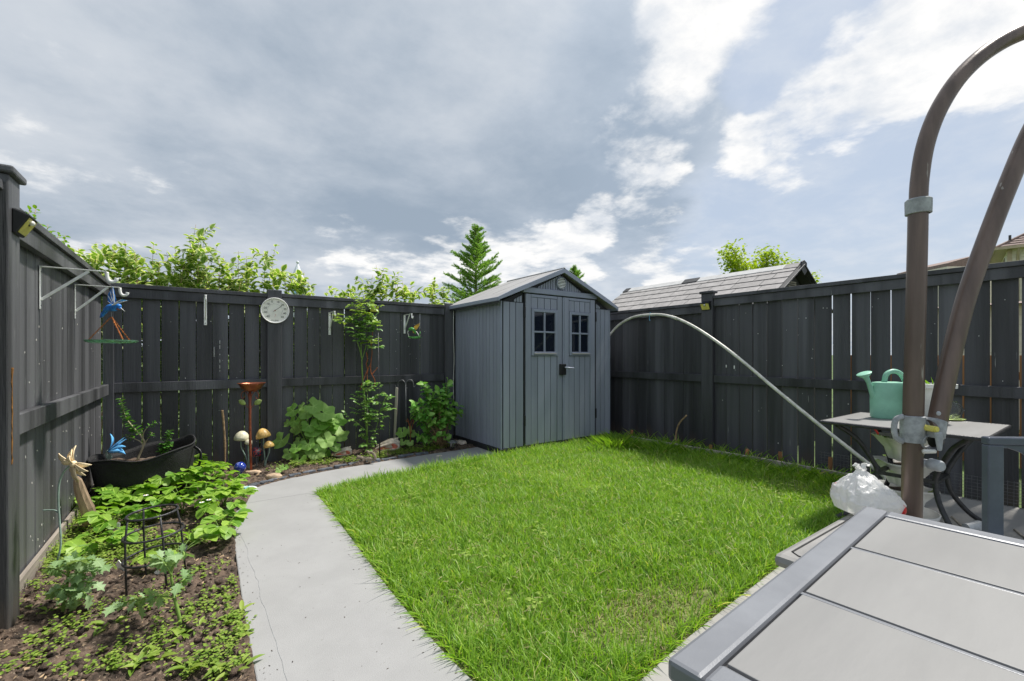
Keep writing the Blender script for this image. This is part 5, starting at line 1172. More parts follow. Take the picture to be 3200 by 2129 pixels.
# neighbour's shed roof over the right fence
ns = thing('neighbour_shed', 'shed with pale grey shingled roof beyond the right fence', 'shed', (6.7, 4.17, -.12))
NX, NZ, NE, NY0, NY1 = 6.7, 2.40, 1.80, 2.66, 5.68; hw_ = .98
MB().box(NX - .85, NX + .85, NY0 + .12, NY1 - .1, -.12, 1.80).build('wall', 'dark_plastic', ns, world=True)
MB().prism([(NX - .84, 1.801), (NX + .84, 1.801), (NX, NZ - .06)], NY0 + .121, NY1 - .101).build('gable', 'dark_plastic', ns, world=True)
sl = math.hypot(hw_, NZ - NE); ang = math.atan2(NZ - NE, hw_)
for sg in (-1, 1):
    def rp(u, y, off=0.0): return Vector((NX + sg * (hw_ * u) + sg * math.sin(ang) * off, y, NZ - (NZ - NE) * u + math.cos(ang) * off))
    b = MB(); b.add([rp(0, NY0), rp(1, NY0), rp(1, NY1), rp(0, NY1), rp(0, NY0, -.03), rp(1, NY0, -.03), rp(1, NY1, -.03), rp(0, NY1, -.03)], [(0, 1, 2, 3), (4, 5, 6, 7), (0, 1, 5, 4), (2, 3, 7, 6), (1, 2, 6, 5)])
    rf = b.build('roof', 'dark_plastic', ns, world=True)
    if sg > 0: continue
    rows = 6
    for k in range(rows):
        y = NY0 - U(.0, .3)
        while y < NY1:
            wd = U(.24, .42); a, c = max(y, NY0 + .004), min(y + wd, NY1 - .004)
            if c - a > .03:
                u0, u1 = .03 + k * .97 / rows, .03 + (k + 1) * .97 / rows - .007
                m_ = MB(); m_.add([rp(u0, a + .004, .004), rp(u1, a + .004, .012), rp(u1, c - .004, .012), rp(u0, c - .004, .004), rp(u0, a + .004, .001), rp(u1, a + .004, .001), rp(u1, c - .004, .001), rp(u0, c - .004, .001)], [(0, 1, 2, 3), (0, 1, 5, 4), (1, 2, 6, 5), (2, 3, 7, 6), (0, 3, 7, 4)])
                m_.build('shingle', 'shingle', rf, world=True)
            y += wd
    for a, c, mt in ((NY0, NY0 + .18, 'shingle'), (NY0 + .185, 4.14, 'shingle_light'), (4.15, 4.42, 'dark_plastic'), (4.425, NY1 - .12, 'shingle_light'), (NY1 - .115, NY1, 'dark_plastic')):
        m_ = MB(); h_ = .022 if mt == 'dark_plastic' else .016
        for q in (a, c): m_.v += [tuple(rp(.10, q, h_)), (NX, q, NZ + h_ + .012), (NX + .10 * hw_, q, NZ - .10 * (NZ - NE) + h_), tuple(rp(.10, q, 0)), (NX, q, NZ - .01), (NX + .10 * hw_, q, NZ - .10 * (NZ - NE) - .005)]
        m_.f = [(0, 1, 7, 6), (1, 2, 8, 7), (0, 3, 4, 1), (1, 4, 5, 2), (6, 7, 10, 9), (7, 8, 11, 10), (0, 6, 9, 3), (2, 5, 11, 8)]
        m_.build('ridge_cap', mt, ns, world=True, bevel=.002)
for sg in (-1, 1):
    MB().bar((NX, NY0 - .012, NZ - .012), (NX + sg * hw_, NY0 - .012, NE - .012), .02, .085, up=(0, 1, 0)).build('barge_board', 'dark_plastic', ns, world=True, bevel=.003)
MB().prism([(NX - .08, NZ + .02), (NX, NZ + .05), (NX + .08, NZ + .02), (NX + .08, NZ - .10), (NX, NZ - .16), (NX - .08, NZ - .10)], NY0 - .045, NY0 - .024).build('gable_plate', 'dark_plastic', ns, world=True, bevel=.004)
for k in range(7): MB().box(NX - .12, NX + .12, NY0 + .105, NY0 + .12, 1.98 + k * .03, 1.998 + k * .03).build('vent_slat', 'grey_wood', ns, world=True)
# church spire far behind
d = 60.0; q = PD(930, 815, d); cb = Vector((q.x, q.y, -.12)); sp_ = thing('church_steeple', 'distant white church steeple with pointed spire above the shrubs', 'steeple', cb, FACE)
def LC(px, py): return ((px - 930) * d / F, HC + .12 - (py - HY) * d / F)
for k, (ya, yb, wa, wb) in enumerate(((826, 878, 5, 45), )):
    z0, z1 = LC(0, yb)[1], LC(0, ya)[1]; MB().lathe([(wb / 2 * d / F * 1.08, z0), (wb / 2 * d / F, z0 + .05), (.12, z1)], 8).build('spire', 'spire_white', sp_)
MB().sphere((0, 0, LC(0, 820)[1]), .20, 10, 7).build('finial', 'spire_white', sp_, smooth=True)
zt_ = LC(0, 879)[1]; w_ = .80
MB().box(-w_, w_, -w_, w_, zt_ - 2.2, zt_ - .02).build('belfry', 'spire_white', sp_, rot=(0, 0, .5)); MB().box(-w_ - .25, w_ + .25, -w_ - .25, w_ + .25, 0, zt_ - 2.21).build('tower', 'spire_white', sp_, rot=(0, 0, .5))
for xx in (-.4, .4):
    MB().box(xx - .22, xx + .22, -w_ - .06, -w_ - .01, zt_ - 1.9, zt_ - .6).build('louvre_window', 'spire_blue', sp_, rot=(0, 0, .5)); MB().box(w_ + .01, w_ + .06, xx - .22, xx + .22, zt_ - 1.9, zt_ - .6).build('louvre_window', 'spire_blue', sp_, rot=(0, 0, .5))
q = PD(1157, 915, d); r = thing('church_pinnacle', 'tiny pale blue pinnacle of the distant church behind the rose', 'steeple', (q.x, q.y, -.12), FACE)
z_ = q.z + .12; MB().lathe([(.26, z_ - 1.0), (.26, z_ - .4), (.16, z_ - .3), (.02, z_ + .3)], 8).build('spire', 'spire_blue', r); MB().box(-.3, .3, -.3, .3, 0, z_ - 1.0).build('tower', 'spire_white', r)
# house at the far right
d = 22.0; hb = PD(3112, 774, d); hs_ = thing('house', 'beige sided house with brown hip roof beyond the right fence', 'house', (hb.x, hb.y, -.12), rad(-80))
zE = hb.z + .12; ex1, ey1 = 9.0, 7.6
MB().box(.45, ex1 - .45, .45, ey1 - .4, 0, zE - .01).build('wall', 'siding', hs_)
for k in range(20):
    MB().box(.448, ex1 - .45, .43, .449, zE - .20 - k * .16, zE - .215 - k * .16 + .15).build('siding_board', 'siding', hs_); MB().box(.43, .449, .43, ey1 - .4, zE - .20 - k * .16, zE - .215 - k * .16 + .15).build('siding_board', 'siding', hs_)
A_, B_ = Vector((3.4, 3.8, zE + 2.3)), Vector((5.6, 3.8, zE + 2.3)); C_ = [Vector(q) for q in ((0, 0, zE), (ex1, 0, zE), (ex1, ey1, zE), (0, ey1, zE))]
rfm = MB().add(C_ + [A_, B_], [(0, 1, 5, 4), (1, 2, 5), (2, 3, 4, 5), (3, 0, 4), (0, 1, 2, 3)]).build('roof', 'house_roof', hs_)
for k in range(16):
    t_ = k / 16; a = C_[0].lerp(A_, t_); b_ = C_[1].lerp(B_, t_); a2 = C_[3].lerp(A_, t_); o_ = Vector((0, 0, .015))
    MB().bar(a + o_, b_ + o_, .03, .03).build('shingle_course', 'house_roof', rfm); MB().bar(a + o_, a2 + o_, .03, .03).build('shingle_course', 'house_roof', rfm)
MB().tube([C_[0] + Vector((0, 0, .02)), A_ + Vector((0, 0, .02))], .05, 6).build('hip_cap', 'house_roof', rfm)
MB().box(-.02, ex1, -.11, -.005, zE - .14, zE - .005).build('gutter', 'house_trim', hs_); MB().box(-.11, -.021, -.11, ey1, zE - .14, zE - .005).build('gutter', 'house_trim', hs_)
MB().box(0, ex1, 0, .449, zE - .10, zE - .012).build('soffit', 'house_trim', hs_); MB().box(0, .449, .4495, ey1, zE - .10, zE - .012).build('soffit', 'house_trim', hs_)
MB().tube([(.75, -.05, zE - .1), (.75, .36, zE - .4), (.75, .36, .2)], .05, 8).build('downpipe', 'house_trim', hs_, smooth=True)
MB().box(.40, .56, .40, .429, 0, zE - .11).build('corner_board', 'house_trim', hs_)
wf = MB().box(.38, .428, 1.3, 2.2, zE - 1.5, zE - .3).build('window_frame', 'card_white', hs_); MB().box(.365, .379, 1.37, 2.13, zE - 1.43, zE - .37).build('window_pane', 'window_glass', wf)
MB().tube([(.5, .55, zE + .25), (.5, .55, zE + .62)], .05, 8).build('roof_vent', 'dark_plastic', hs_)
gq = [PD(*q, 30.0) for q in ((2961, 833), (2963, 822), (3060, 795), (3120, 795), (3120, 833))]; n5 = len(gq); off = Vector((WV[0], WV[1], 0)) * 4
Mh = (Matrix.Translation((hb.x, hb.y, -.12)) @ Matrix.Rotation(rad(-80), 4, 'Z')).inverted()
MB().add([Mh @ v for v in gq] + [Mh @ (v + off) for v in gq], [tuple(range(n5)), tuple(range(2 * n5 - 1, n5 - 1, -1))] + [(i_, (i_ + 1) % n5, (i_ + 1) % n5 + n5, i_ + n5) for i_ in range(n5)]).build('side_roof', 'house_roof', hs_)
gl = [gq[0], gq[4]]; MB().add([Mh @ v for v in (gl[0], gl[1], gl[1] + off, gl[0] + off)] + [Mh @ Vector((v.x, v.y, -.1)) for v in (gl[0], gl[1], gl[1] + off, gl[0] + off)], [(0, 1, 5, 4), (1, 2, 6, 5), (2, 3, 7, 6), (3, 0, 4, 7)]).build('side_wall', 'siding', hs_)
# neighbour's cedar deck screen and pale wall, seen only through the gaps of the right fence
nd = thing('cedar_screen', 'orange cedar fence of the neighbour glimpsed through the right fence gaps', 'fence', (7.6, .6, -.12))
cbm = cbox('board', 'cedar', .02, .145, 1.28, .002)
for k in range(24): put('board', cbm, nd, (0, -1.75 + k * .155, .0))
for z in (.3, 1.0): MB().box(.011, .05, -1.85, 1.95, z, z + .09).build('rail', 'cedar', nd)
nw = thing('house', 'pale sided neighbour house glimpsed through the right fence gaps', 'house', (11.5, .2, -.12))
MB().box(0, 5, -3.2, 2.2, 0, 2.15).build('wall', 'siding', nw)
for k in range(13): MB().box(-.015, -.001, -3.2, 2.2, .05 + k * .16, .05 + k * .16 + .15).build('siding_board', 'siding', nw)
MB().prism([(-.3, 2.15), (5.3, 2.15), (2.5, 2.4)], -3.4, 2.4).build('roof', 'house_roof', nw)

# ---------------------------------------------------------------- plants in the yard
def inlawn(x, y):
    e = np.interp(x, [.8, 1.29, 1.66, 2.11, 2.61, 4.8], [1.02, 1.045, 1.09, 1.125, 1.16, 1.18]); lx = np.interp(y, [1.0, 1.376, 1.55, 1.84, 2.24, 2.9, 3.6, 4.1], [.82, .818, .804, .792, .792, .810, .824, .824])
    ty = np.interp(x, [.8, 1.15, 1.45, 1.8, 2.17, 2.9, 4.9], [4.04, 4.135, 4.165, 4.21, 4.235, 4.27, 4.27]); rx = np.interp(y, [1.5, 2.28, 2.98, 3.90, 4.4], [4.79, 4.775, 4.715, 4.64, 4.62])
    return (y > e) & (x > lx) & (y < ty) & (x < rx)
def grass():
    N = 112000; x = RNG.uniform(.79, 4.8, int(N * 1.35)); y = RNG.uniform(1.0, 4.3, int(N * 1.35))
    dirt = np.exp(-(((x - 4.35) / .30) ** 2 + ((y - 1.75) / .45) ** 2)); thin = np.clip(np.exp(-(((x - 1.76) / .26) ** 2 + ((y - 1.36) / .15) ** 2)) + .8 * np.exp(-(((x - 1.9) / .4) ** 2 + ((y - 1.22) / .10) ** 2)) + .8 * np.clip(vnoise(x, y, 31, 3, 2.6) - .58, 0, 1) * 3, 0, 1)
    keep = inlawn(x, y) & (RNG.random(len(x)) > dirt * .85) & (RNG.random(len(x)) > thin * .7); x, y = x[keep], y[keep]; dirt, thin = dirt[keep], thin[keep]
    n = len(x); cl = vnoise(x, y, 11, 3, 3.5); cl2 = vnoise(x, y, 12, 2, 14.0)
    edge_r = np.clip((x - 4.1) / .5, 0, 1); edge_b = np.clip((y - 4.0) / .25, 0, 1)
    h = (.030 + .060 * cl * RNG.random(n) + .035 * cl2 + .018 * RNG.random(n)) * (1 + .35 * edge_r + .35 * edge_b) * (1 - .35 * thin)
    long_ = RNG.random(n) > .95; h = np.where(long_, h * 1.55, h)
    wd = RNG.uniform(.0016, .0032, n); ph = RNG.uniform(0, 6.283, n) + vnoise(x, y, 15, 2, 2.0) * 5; bend = RNG.uniform(.15, 1.1, n) * h
    dx, dy = np.cos(ph), np.sin(ph); tw = ph + 1.57 + RNG.normal(0, .5, n); sx, sy = np.cos(tw), np.sin(tw)
    V = np.zeros((n, 7, 3)); z0 = -.025
    for k, (t, wf) in enumerate(((0, 1.0), (.4, .95), (.75, .65), (1.0, 0))):
        cx = x + dx * bend * t ** 2; cy = y + dy * bend * t ** 2; cz = z0 + h * (t - .22 * (bend / h) * t ** 2)
        if k < 3:
            V[:, 2 * k] = np.stack([cx - sx * wd * wf, cy - sy * wd * wf, cz], 1); V[:, 2 * k + 1] = np.stack([cx + sx * wd * wf, cy + sy * wd * wf, cz], 1)
        else: V[:, 6] = np.stack([cx, cy, cz], 1)
    o = np.arange(n)[:, None] * 7
    T = np.concatenate([o + np.array(q) for q in ((0, 1, 3), (0, 3, 2), (2, 3, 5), (2, 5, 4), (4, 5, 6))], 0)
    dryp = np.clip(vnoise(x, y, 21, 3, 2.2) - .36, 0, 1) * 1.3 + thin * .75 + .05
    r = RNG.random(n) * .93; isdry = RNG.random(n) < dryp * .55; r = np.where(isdry, 1.0, r * (.25 + 1.5 * np.clip(vnoise(x, y, 41, 3, 1.8) - .15, 0, 1)) * (1 - .30 * edge_r) * (1 - .3 * edge_b)); r = np.clip(r, 0, .999)
    ed = np.tile(np.array([1.0] * 7), n)
    me = rawmesh('grass', 'grass_blade', V.reshape(-1, 3), T, ed, np.repeat(r, 7)); g_ = put('grass', me); tag(g_, 'long green lawn grass with dry straw-coloured blades mixed in', 'grass', kind='stuff')
grass()
def tufts():           # coarse tall grass by the shed corner and along the right edging
    P = []; D = []; N = []; L = []
    spots = [(G(1895, 1398), .20, 120), (G(1930, 1402), .24, 160), (G(1970, 1405), .20, 110), (G(1860, 1408), .13, 70), (G(2090, 1410), .20, 60), (G(2120, 1405), .22, 70), (G(2240, 1430), .20, 60), (G(2060, 1420), .16, 60), (G(2350, 1455), .15, 50), (G(2150, 1420), .16, 60), (G(2480, 1480), .14, 40), (G(2560, 1500), .16, 50), (G(1700, 1420), .09, 60), (G(1760, 1412), .09, 60), (G(1640, 1425), .09, 50), (G(2280, 1445), .13, 60), (G(2020, 1408), .15, 60), (G(2600, 1520), .14, 60), (G(2620, 1560), .12, 60)] + [(Vector((float(np.interp(y_, [1.5, 2.28, 2.98, 3.9], [4.78, 4.76, 4.70, 4.63])) - abs(random.gauss(0, .12)), y_, 0)), U(.09, .22), 34) for y_ in np.linspace(1.3, 4.1, 46)] + [(Vector((U(4.85, 5.1), y_, 0)), U(.10, .22), 14) for y_ in np.linspace(1.5, 4.3, 14)]
    for c, h, n in spots:
        for _ in range(n):
            a = U(0, 6.28); rr = abs(random.gauss(0, .09)); P.append((c.x + rr * math.cos(a), c.y + rr * math.sin(a) * .8, -.02)); D.append((math.cos(a) * .45 + U() * .2, math.sin(a) * .45 + U() * .2, 1)); N.append((-math.cos(a) * .9, -math.sin(a) * .9, .4)); L.append(h * U(.5, 1.15))
    L = np.array(L); tm = leaf_t([.5, .55, .5, .4, .25, .02], .1, .38)
    o = put('tall_grass', scatter('tall_grass', 'grass_blade', tm, np.array(P), np.array(D), np.array(N), L, np.full(len(L), .0085), RNG.random(len(L)) * .8)); tag(o, 'coarse tall grass at the shed corner and along the timber edging', 'grass', kind='stuff')
    P = []; D = []; N = []; L = []
    def strag(x, y, dx, dy):
        P.append((x, y, -.02)); D.append((dx + U() * .3, dy + U() * .3, U(.7, 1.4))); N.append((-dx, -dy, .5)); L.append(U(.04, .11))
    for _ in range(220): y = U(1.2, 4.0); strag(float(np.interp(y, [1.0, 1.84, 2.9, 4.1], [.83, .80, .82, .835])) + U(0, .05), y, -.7, 0)
    for _ in range(420): x = U(.85, 2.9); strag(x, float(np.interp(x, [.8, 1.15, 1.8, 2.9], [4.03, 4.13, 4.2, 4.26])) - U(0, .05), 0, .6)
    for _ in range(130): x = U(.85, 2.6); strag(x, float(np.interp(x, [.8, 1.29, 1.66, 2.11, 2.61], [1.03, 1.05, 1.1, 1.13, 1.17])) + U(0, .05), 0, -.6)
    L = np.array(L); o = put('edge_grass', scatter('edge_grass', 'grass_blade', leaf_t([.5, .5, .42, .25, .02], .1, .5), np.array(P), np.array(D), np.array(N), L, np.full(len(L), .0055))); tag(o, 'straggling grass blades leaning over the path edges', 'grass', kind='stuff')
    n = 2600; t = RNG.random(n); side = RNG.integers(0, 3, n)
    x = np.where(side == 0, np.interp(1.1 + t * 2.95, [1.0, 1.84, 2.9, 4.1], [.815, .79, .808, .826]), .83 + t * 2.0); y = np.where(side == 0, 1.1 + t * 2.95, np.where(side == 1, np.interp(x, [.8, 1.15, 1.8, 2.9], [4.04, 4.14, 4.21, 4.27]), np.interp(x, [.8, 1.29, 1.66, 2.11, 2.9], [1.02, 1.04, 1.09, 1.125, 1.165])))
    x = x + np.where(side == 0, RNG.uniform(0, .05, n), 0); y = y + np.where(side == 1, -RNG.uniform(0, .05, n), np.where(side == 2, RNG.uniform(0, .06, n), 0))
    m2 = 1300; m3 = 3600; x = np.concatenate([x, RNG.normal(1.76, .20, m2), RNG.uniform(.95, 4.5, m3)]); y = np.concatenate([y, np.maximum(1.12, RNG.normal(1.34, .12, m2)), RNG.uniform(1.3, 4.0, m3)]); n += m2 + m3; zz = np.concatenate([np.full(n - m3, -.018), RNG.uniform(.02, .055, m3)])
    D = RNG.normal(0, 1, (n, 3)); D[:, 2] = np.abs(D[:, 2]) * .5; N = RNG.normal(0, .5, (n, 3)) + [0, 0, 1]; L = RNG.uniform(.02, .05, n)
    o = put('dry_thatch', scatter('dry_thatch', 'grass_straw', leaf_t([.5, .5, .02], 0, .3), np.stack([x, y, zz], 1), D, N, L, np.full(n, .0036))); tag(o, 'dry straw thatch lying in the lawn and along its edges', 'grass', kind='stuff')
tufts()
# ---- bed litter, clods, weeds
def litter():
    def bedpts(n, left=.6):
        x = np.concatenate([RNG.uniform(-.66, .16, int(n * left)), RNG.uniform(.2, 2.85, n - int(n * left))]); y = np.concatenate([RNG.uniform(1.2, 4.5, int(n * left)), RNG.uniform(4.75, 5.4, n - int(n * left))])
        ok = (y > 4.4) * (y > np.interp(x, [.2, .7, 1.3, 2.9], [4.5, 4.72, 4.83, 4.9])) | (y <= 4.5) * (x < np.interp(y, [1, 2.8, 3.3, 3.9, 4.5], [.15, .155, .165, .20, .3]))
        return x[ok], y[ok]
    x, y = bedpts(2600); n = len(x); z = bedz(x, y) + .003; a = RNG.uniform(0, 6.28, n)
    L = RNG.uniform(.008, .035, n) * np.where(y > 4.5, .9, .7)
    tm = leaf_t([.5, .6, .4], 0, .1); D = np.stack([np.cos(a), np.sin(a), RNG.normal(0, .25, n)], 1); N = RNG.normal(0, .35, (n, 3)) + [0, 0, 1]
    o = put('wood_chips', scatter('wood_chips', 'mulch', tm, np.stack([x, y, z], 1), D, N, L, L * RNG.uniform(.15, .45, n))); tag(o, 'scattered tan wood chips and dead stems on the soil', 'mulch', kind='stuff')
    x, y = bedpts(2600, .85); n = len(x); z = bedz(x, y); b = MB()
    ic = bmesh.new(); bmesh.ops.create_icosphere(ic, subdivisions=1, radius=1); iv = np.array([v.co[:] for v in ic.verts]); iff = np.array([[v.index for v in f.verts] for f in ic.faces]); ic.free()
    s_ = RNG.lognormal(-5.1, .55, n); V = (iv[None] * (1 + RNG.normal(0, .22, (n, len(iv), 1)))) * s_[:, None, None] * np.array([1, 1, .75]) + np.stack([x, y, z + s_ * .3], 1)[:, None, :]
    FF = (iff[None] + (np.arange(n) * len(iv))[:, None, None]).reshape(-1, 3)
    o = put('soil_clods', rawmesh('soil_clods', 'clod', V.reshape(-1, 3), FF, smooth=False)); tag(o, 'loose dark clods of soil in the garden beds', 'soil', kind='stuff')
    # creeping weeds: small paired leaves in patches
    P = []; D = []; N = []; L = []
    def patch(cx, cy, rx, ry, n, l=.016, hz=.05):
        for _ in range(n):
            a = U(0, 6.28); rr = math.sqrt(random.random()); x = cx + rx * rr * math.cos(a); y = cy + ry * rr * math.sin(a)
            if y < 4.45 and x > float(np.interp(y, [1, 2.8, 3.3, 3.9, 4.5], [.185, .185, .195, .23, .36])): continue
            if x < -.69 or y > 5.47: continue
            if y > 4.45 and y < float(np.interp(x, [.2, .7, 1.3, 2.9], [4.47, 4.68, 4.79, 4.87])): continue
            zb = soil_z(x, y); hh = abs(random.gauss(0, hz))
            k = random.choice((3, 4, 5, 6)); sx, sy = U() * .03, U() * .03; a0 = U(0, 6.28)
            for j in range(k):
                t = (j + 1) / k; aa = a0 + j * 2.4; P.append((x + sx * t, y + sy * t, zb + hh * t + .004)); D.append((math.cos(aa), math.sin(aa), U(.0, .5))); N.append((U() * .3, U() * .3, 1)); L.append(l * U(.6, 1.3))
    for px, py, rx, ry, n in ((250, 1640, .25, .3, 300), (330, 1640, .28, .28, 420), (200, 1720, .16, .25, 320), (280, 1740, .22, .2, 330), (380, 1740, .18, .2, 300), (150, 1800, .12, .2, 160), (330, 1700, .25, .2, 300), (460, 1720, .15, .15, 160), (560, 1700, .15, .15, 120), (620, 1690, .12, .15, 130), (700, 1660, .1, .2, 140),
                              (100, 1900, .10, .15, 90), (180, 2000, .10, .12, 110), (60, 2080, .10, .10, 90), (330, 1900, .12, .10, 80), (420, 2050, .12, .10, 130), (560, 1950, .10, .12, 110), (650, 1900, .10, .15, 150), (700, 2000, .08, .15, 140), (740, 1960, .06, .12, 100), (600, 2080, .10, .08, 110), (300, 2080, .12, .1, 120), (480, 1900, .08, .08, 60), (720, 2080, .07, .08, 90), (520, 1850, .1, .1, 60), (640, 1790, .08, .12, 70), (220, 1900, .08, .1, 60), (720, 1850, .05, .1, 60),
                              (1000, 1450, .3, .10, 140), (1120, 1440, .2, .12, 110), (1250, 1415, .25, .14, 220), (1330, 1410, .2, .12, 200), (1180, 1430, .12, .1, 90), (900, 1465, .2, .08, 70), (1370, 1400, .2, .12, 120), (960, 1430, .2, .2, 60)):
        c = G(px, py); patch(c.x, c.y, rx, ry, int(n * (.85 if py < 1780 else .36)), .012 if px < 900 else .015, .03)
    L = np.array(L); o = put('creeping_weeds', scatter('creeping_weeds', 'weed_leaf', T_ROUND, np.array(P), np.array(D), np.array(N), L, L)); tag(o, 'small-leaved creeping weeds covering the garden beds', 'ground cover', kind='stuff')
    P = []; D = []; N = []; L = []
    for px, py, n, h in ((560, 2000, 12, .10), (470, 2060, 16, .11), (430, 2080, 14, .12), (735, 1930, 14, .09), (755, 1985, 12, .08), (600, 2090, 14, .10), (330, 1960, 10, .10), (690, 2090, 14, .09), (740, 2090, 10, .09), (90, 2010, 12, .07), (130, 1930, 8, .06), (250, 1960, 10, .06), (640, 1960, 10, .07), (700, 1760, 8, .05), (2450, 1500, 8, .08), (2480, 1530, 10, .08), (2400, 1500, 10, .08), (2350, 1490, 10, .09), (2540, 1545, 8, .07)):
        c = G(px, py)
        for _ in range(n): a = U(0, 6.28); P.append((c.x + U() * .03, c.y + U() * .03, max(-.02, soil_z(c.x, c.y)) if px < 1000 else -.02)); D.append((math.cos(a), math.sin(a), U(.2, .9))); N.append((-math.cos(a) * .4, -math.sin(a) * .4, 1)); L.append(h * U(.35, .8))
    L = np.array(L); o = put('leafy_weeds', scatter('leafy_weeds', 'weed_leaf', T_OVAL, np.array(P), np.array(D), np.array(N), L, L * .45)); tag(o, 'taller leafy weeds sprouting along the path edge', 'ground cover', kind='stuff')
litter()
# ---- strawberry plants: each with its own three-leaflet leaves
def trifol(seed):
    random.seed(seed); P = []; D = []; N = []; L = []
    for a in (-1.15, 0, 1.15): P.append((0, 0, 0)); D.append((math.cos(a), math.sin(a), U(.0, .12))); N.append((U() * .15, U() * .15, 1)); L.append(1.0 if a == 0 else .9)
    L = np.array(L); return scatter('leaf', 'strawberry_leaf', leaf_t([.06, .26, .40, .46, .44, .30, .06], .30, .28, .012, .22), np.array(P), np.array(D), np.array(N), L, L, np.array([.1, .25, .4]))
TF = [trifol(k) for k in range(4)]; random.seed(21)
where = [(300, 1618, .13), (365, 1600, .15), (420, 1585, .16), (480, 1570, .20), (540, 1560, .22), (600, 1545, .24), (650, 1540, .18), (700, 1585, .16), (700, 1630, .16), (640, 1600, .18), (570, 1610, .18), (500, 1620, .15), (440, 1640, .12), (690, 1690, .12), (640, 1500, .15), (590, 1500, .22), (520, 1520, .18), (340, 1660, .10), (696, 1540, .11), (330, 1720, .09), (560, 1745, .10)]
wl = ['strawberry plant nearest the driftwood', 'strawberry plant in front of the black planter, left end', 'strawberry plant in front of the black planter', 'strawberry plant before the middle of the black planter', 'tall strawberry plant before the black planter', 'tall bright strawberry plant with raised leaves', 'strawberry plant below the planter handle', 'strawberry plant spilling to the stepping stone', 'strawberry plant leaning over the path edge', 'strawberry plant in the middle of the patch near the path', 'strawberry plant behind the wire cage', 'strawberry plant behind the left ring of the wire cage', 'small strawberry plant left behind the wire cage', 'strawberry runner plant at the path right of the wire cage', 'strawberry plant at the back near the blue globe', 'strawberry plant at the right end of the black planter', 'strawberry plant touching the black planter wall', 'small strawberry plant in the weeds', 'strawberry plant beside the cobalt globe', 'small dark strawberry plant left of the wire cage', 'strawberry leaves inside the wire cage']
for (px, py, h), lab in zip(where, wl):
    c = G(px, py); c.z = max(-.01, soil_z(c.x, c.y)); r = thing('strawberry_plant', lab, 'strawberry plant', c, 0, 'strawberry plants in the left bed')
    b = MB(); n_ = random.choice((8, 9, 10, 11))
    for k in range(n_):
        a = k * 2.4 + U() * .5; rr = U(.05, .15); hh = h * U(.55, 1.1); e = Vector((rr * math.cos(a), rr * math.sin(a), hh)); b.tube(bez((0, 0, 0), (e.x * .3, e.y * .3, hh * .7), e, 4), .002, 4)
        s_ = U(.066, .095); put('leaf', random.choice(TF), r, e, (U() * .35 + .25 * math.sin(a) * .6, U() * .35 - .25 * math.cos(a) * .2, a + U() * .5), (s_, s_, s_))
    b.build('stalks', 'green_stem', r)
for px, py, dz, lb_ in ((652, 1562, .2, 'tiny white strawberry blossom nearest the path'), (630, 1570, .19, 'tiny white strawberry blossom left of the one nearest the path'), (455, 1548, .22, 'tiny white strawberry blossom in front of the black planter')):
    c = G(px, py, dz); r = thing('strawberry_blossom', lb_, 'flower', c, 0, 'strawberry blossoms')
    for k in range(5): MB().sphere((.009 * math.cos(k * 1.257), .009 * math.sin(k * 1.257), 0), (.007, .007, .002), 8, 5).build('petal', 'card_white', r, smooth=True)
    MB().sphere((0, 0, .002), .004, 8, 5).build('flower_center', 'lens_yellow', r, smooth=True)
# ---- tomato plants
def tomato(label, main, branches, dd, L=.046, mat='tomato_leaf'):
    pts = spline([PD(px, py, dd) for px, py in main], 5); pts[0].z = soil_z(pts[0].x, pts[0].y) - .01
    r = thing('tomato_plant', label, 'tomato plant', pts[0], 0, 'tomato plants in the left bed'); b = MB(); b.tube(pts, [.0075 * (1 - .5 * i / (len(pts) - 1)) for i in range(len(pts))], 7); lf = LF()
    for br in branches:
        sp = spline([PD(px, py, dd + U() * .08) for px, py in br], 5); b.tube(sp, .0032, 5); twig_leaves(lf, sp, .020, L, True, .9, .5, .3, .5, .15)
        e = sp[-1]; dv = (sp[-1] - sp[-3]).normalized(); lf.add(e, dv - Vector((0, 0, .2)), (U() * .3, U() * .3, 1), L * 1.3)
    b.build('stem', 'green_stem', r, world=True, smooth=True); lf.build('leaves', mat, r, T_JAG, True)
c = G(195, 1920); dd = c.x * WV[0] + c.y * WV[1]
tomato('young tomato plant with grey-green leaves at the left of the bed', [(195, 1920), (200, 1880), (208, 1845), (212, 1800), (215, 1770)], [[(205, 1850), (190, 1840), (165, 1850)], [(207, 1845), (235, 1840), (262, 1852), (270, 1862)], [(212, 1800), (180, 1780), (155, 1775)], [(213, 1795), (250, 1790), (285, 1780), (320, 1770)], [(215, 1770), (200, 1755), (185, 1752)], [(215, 1770), (240, 1755), (265, 1750), (300, 1752)], [(210, 1820), (240, 1815), (290, 1822)], [(205, 1860), (225, 1870), (232, 1888)], [(213, 1790), (225, 1760), (230, 1748)]], dd)
c = G(568, 1966); dd = c.x * WV[0] + c.y * WV[1]
tomato('bent tomato plant with bare forked stem right of the wire cage', [(568, 1966), (556, 1910), (545, 1868), (540, 1830), (535, 1790), (552, 1752), (560, 1745)], [[(545, 1868), (500, 1862), (455, 1868), (400, 1880), (360, 1892)], [(440, 1870), (420, 1885), (430, 1895)], [(536, 1800), (520, 1770), (500, 1750), (470, 1742)], [(556, 1748), (575, 1735), (570, 1720)], [(545, 1830), (570, 1815), (590, 1790)], [(520, 1770), (530, 1745), (545, 1735)]], dd, .05)
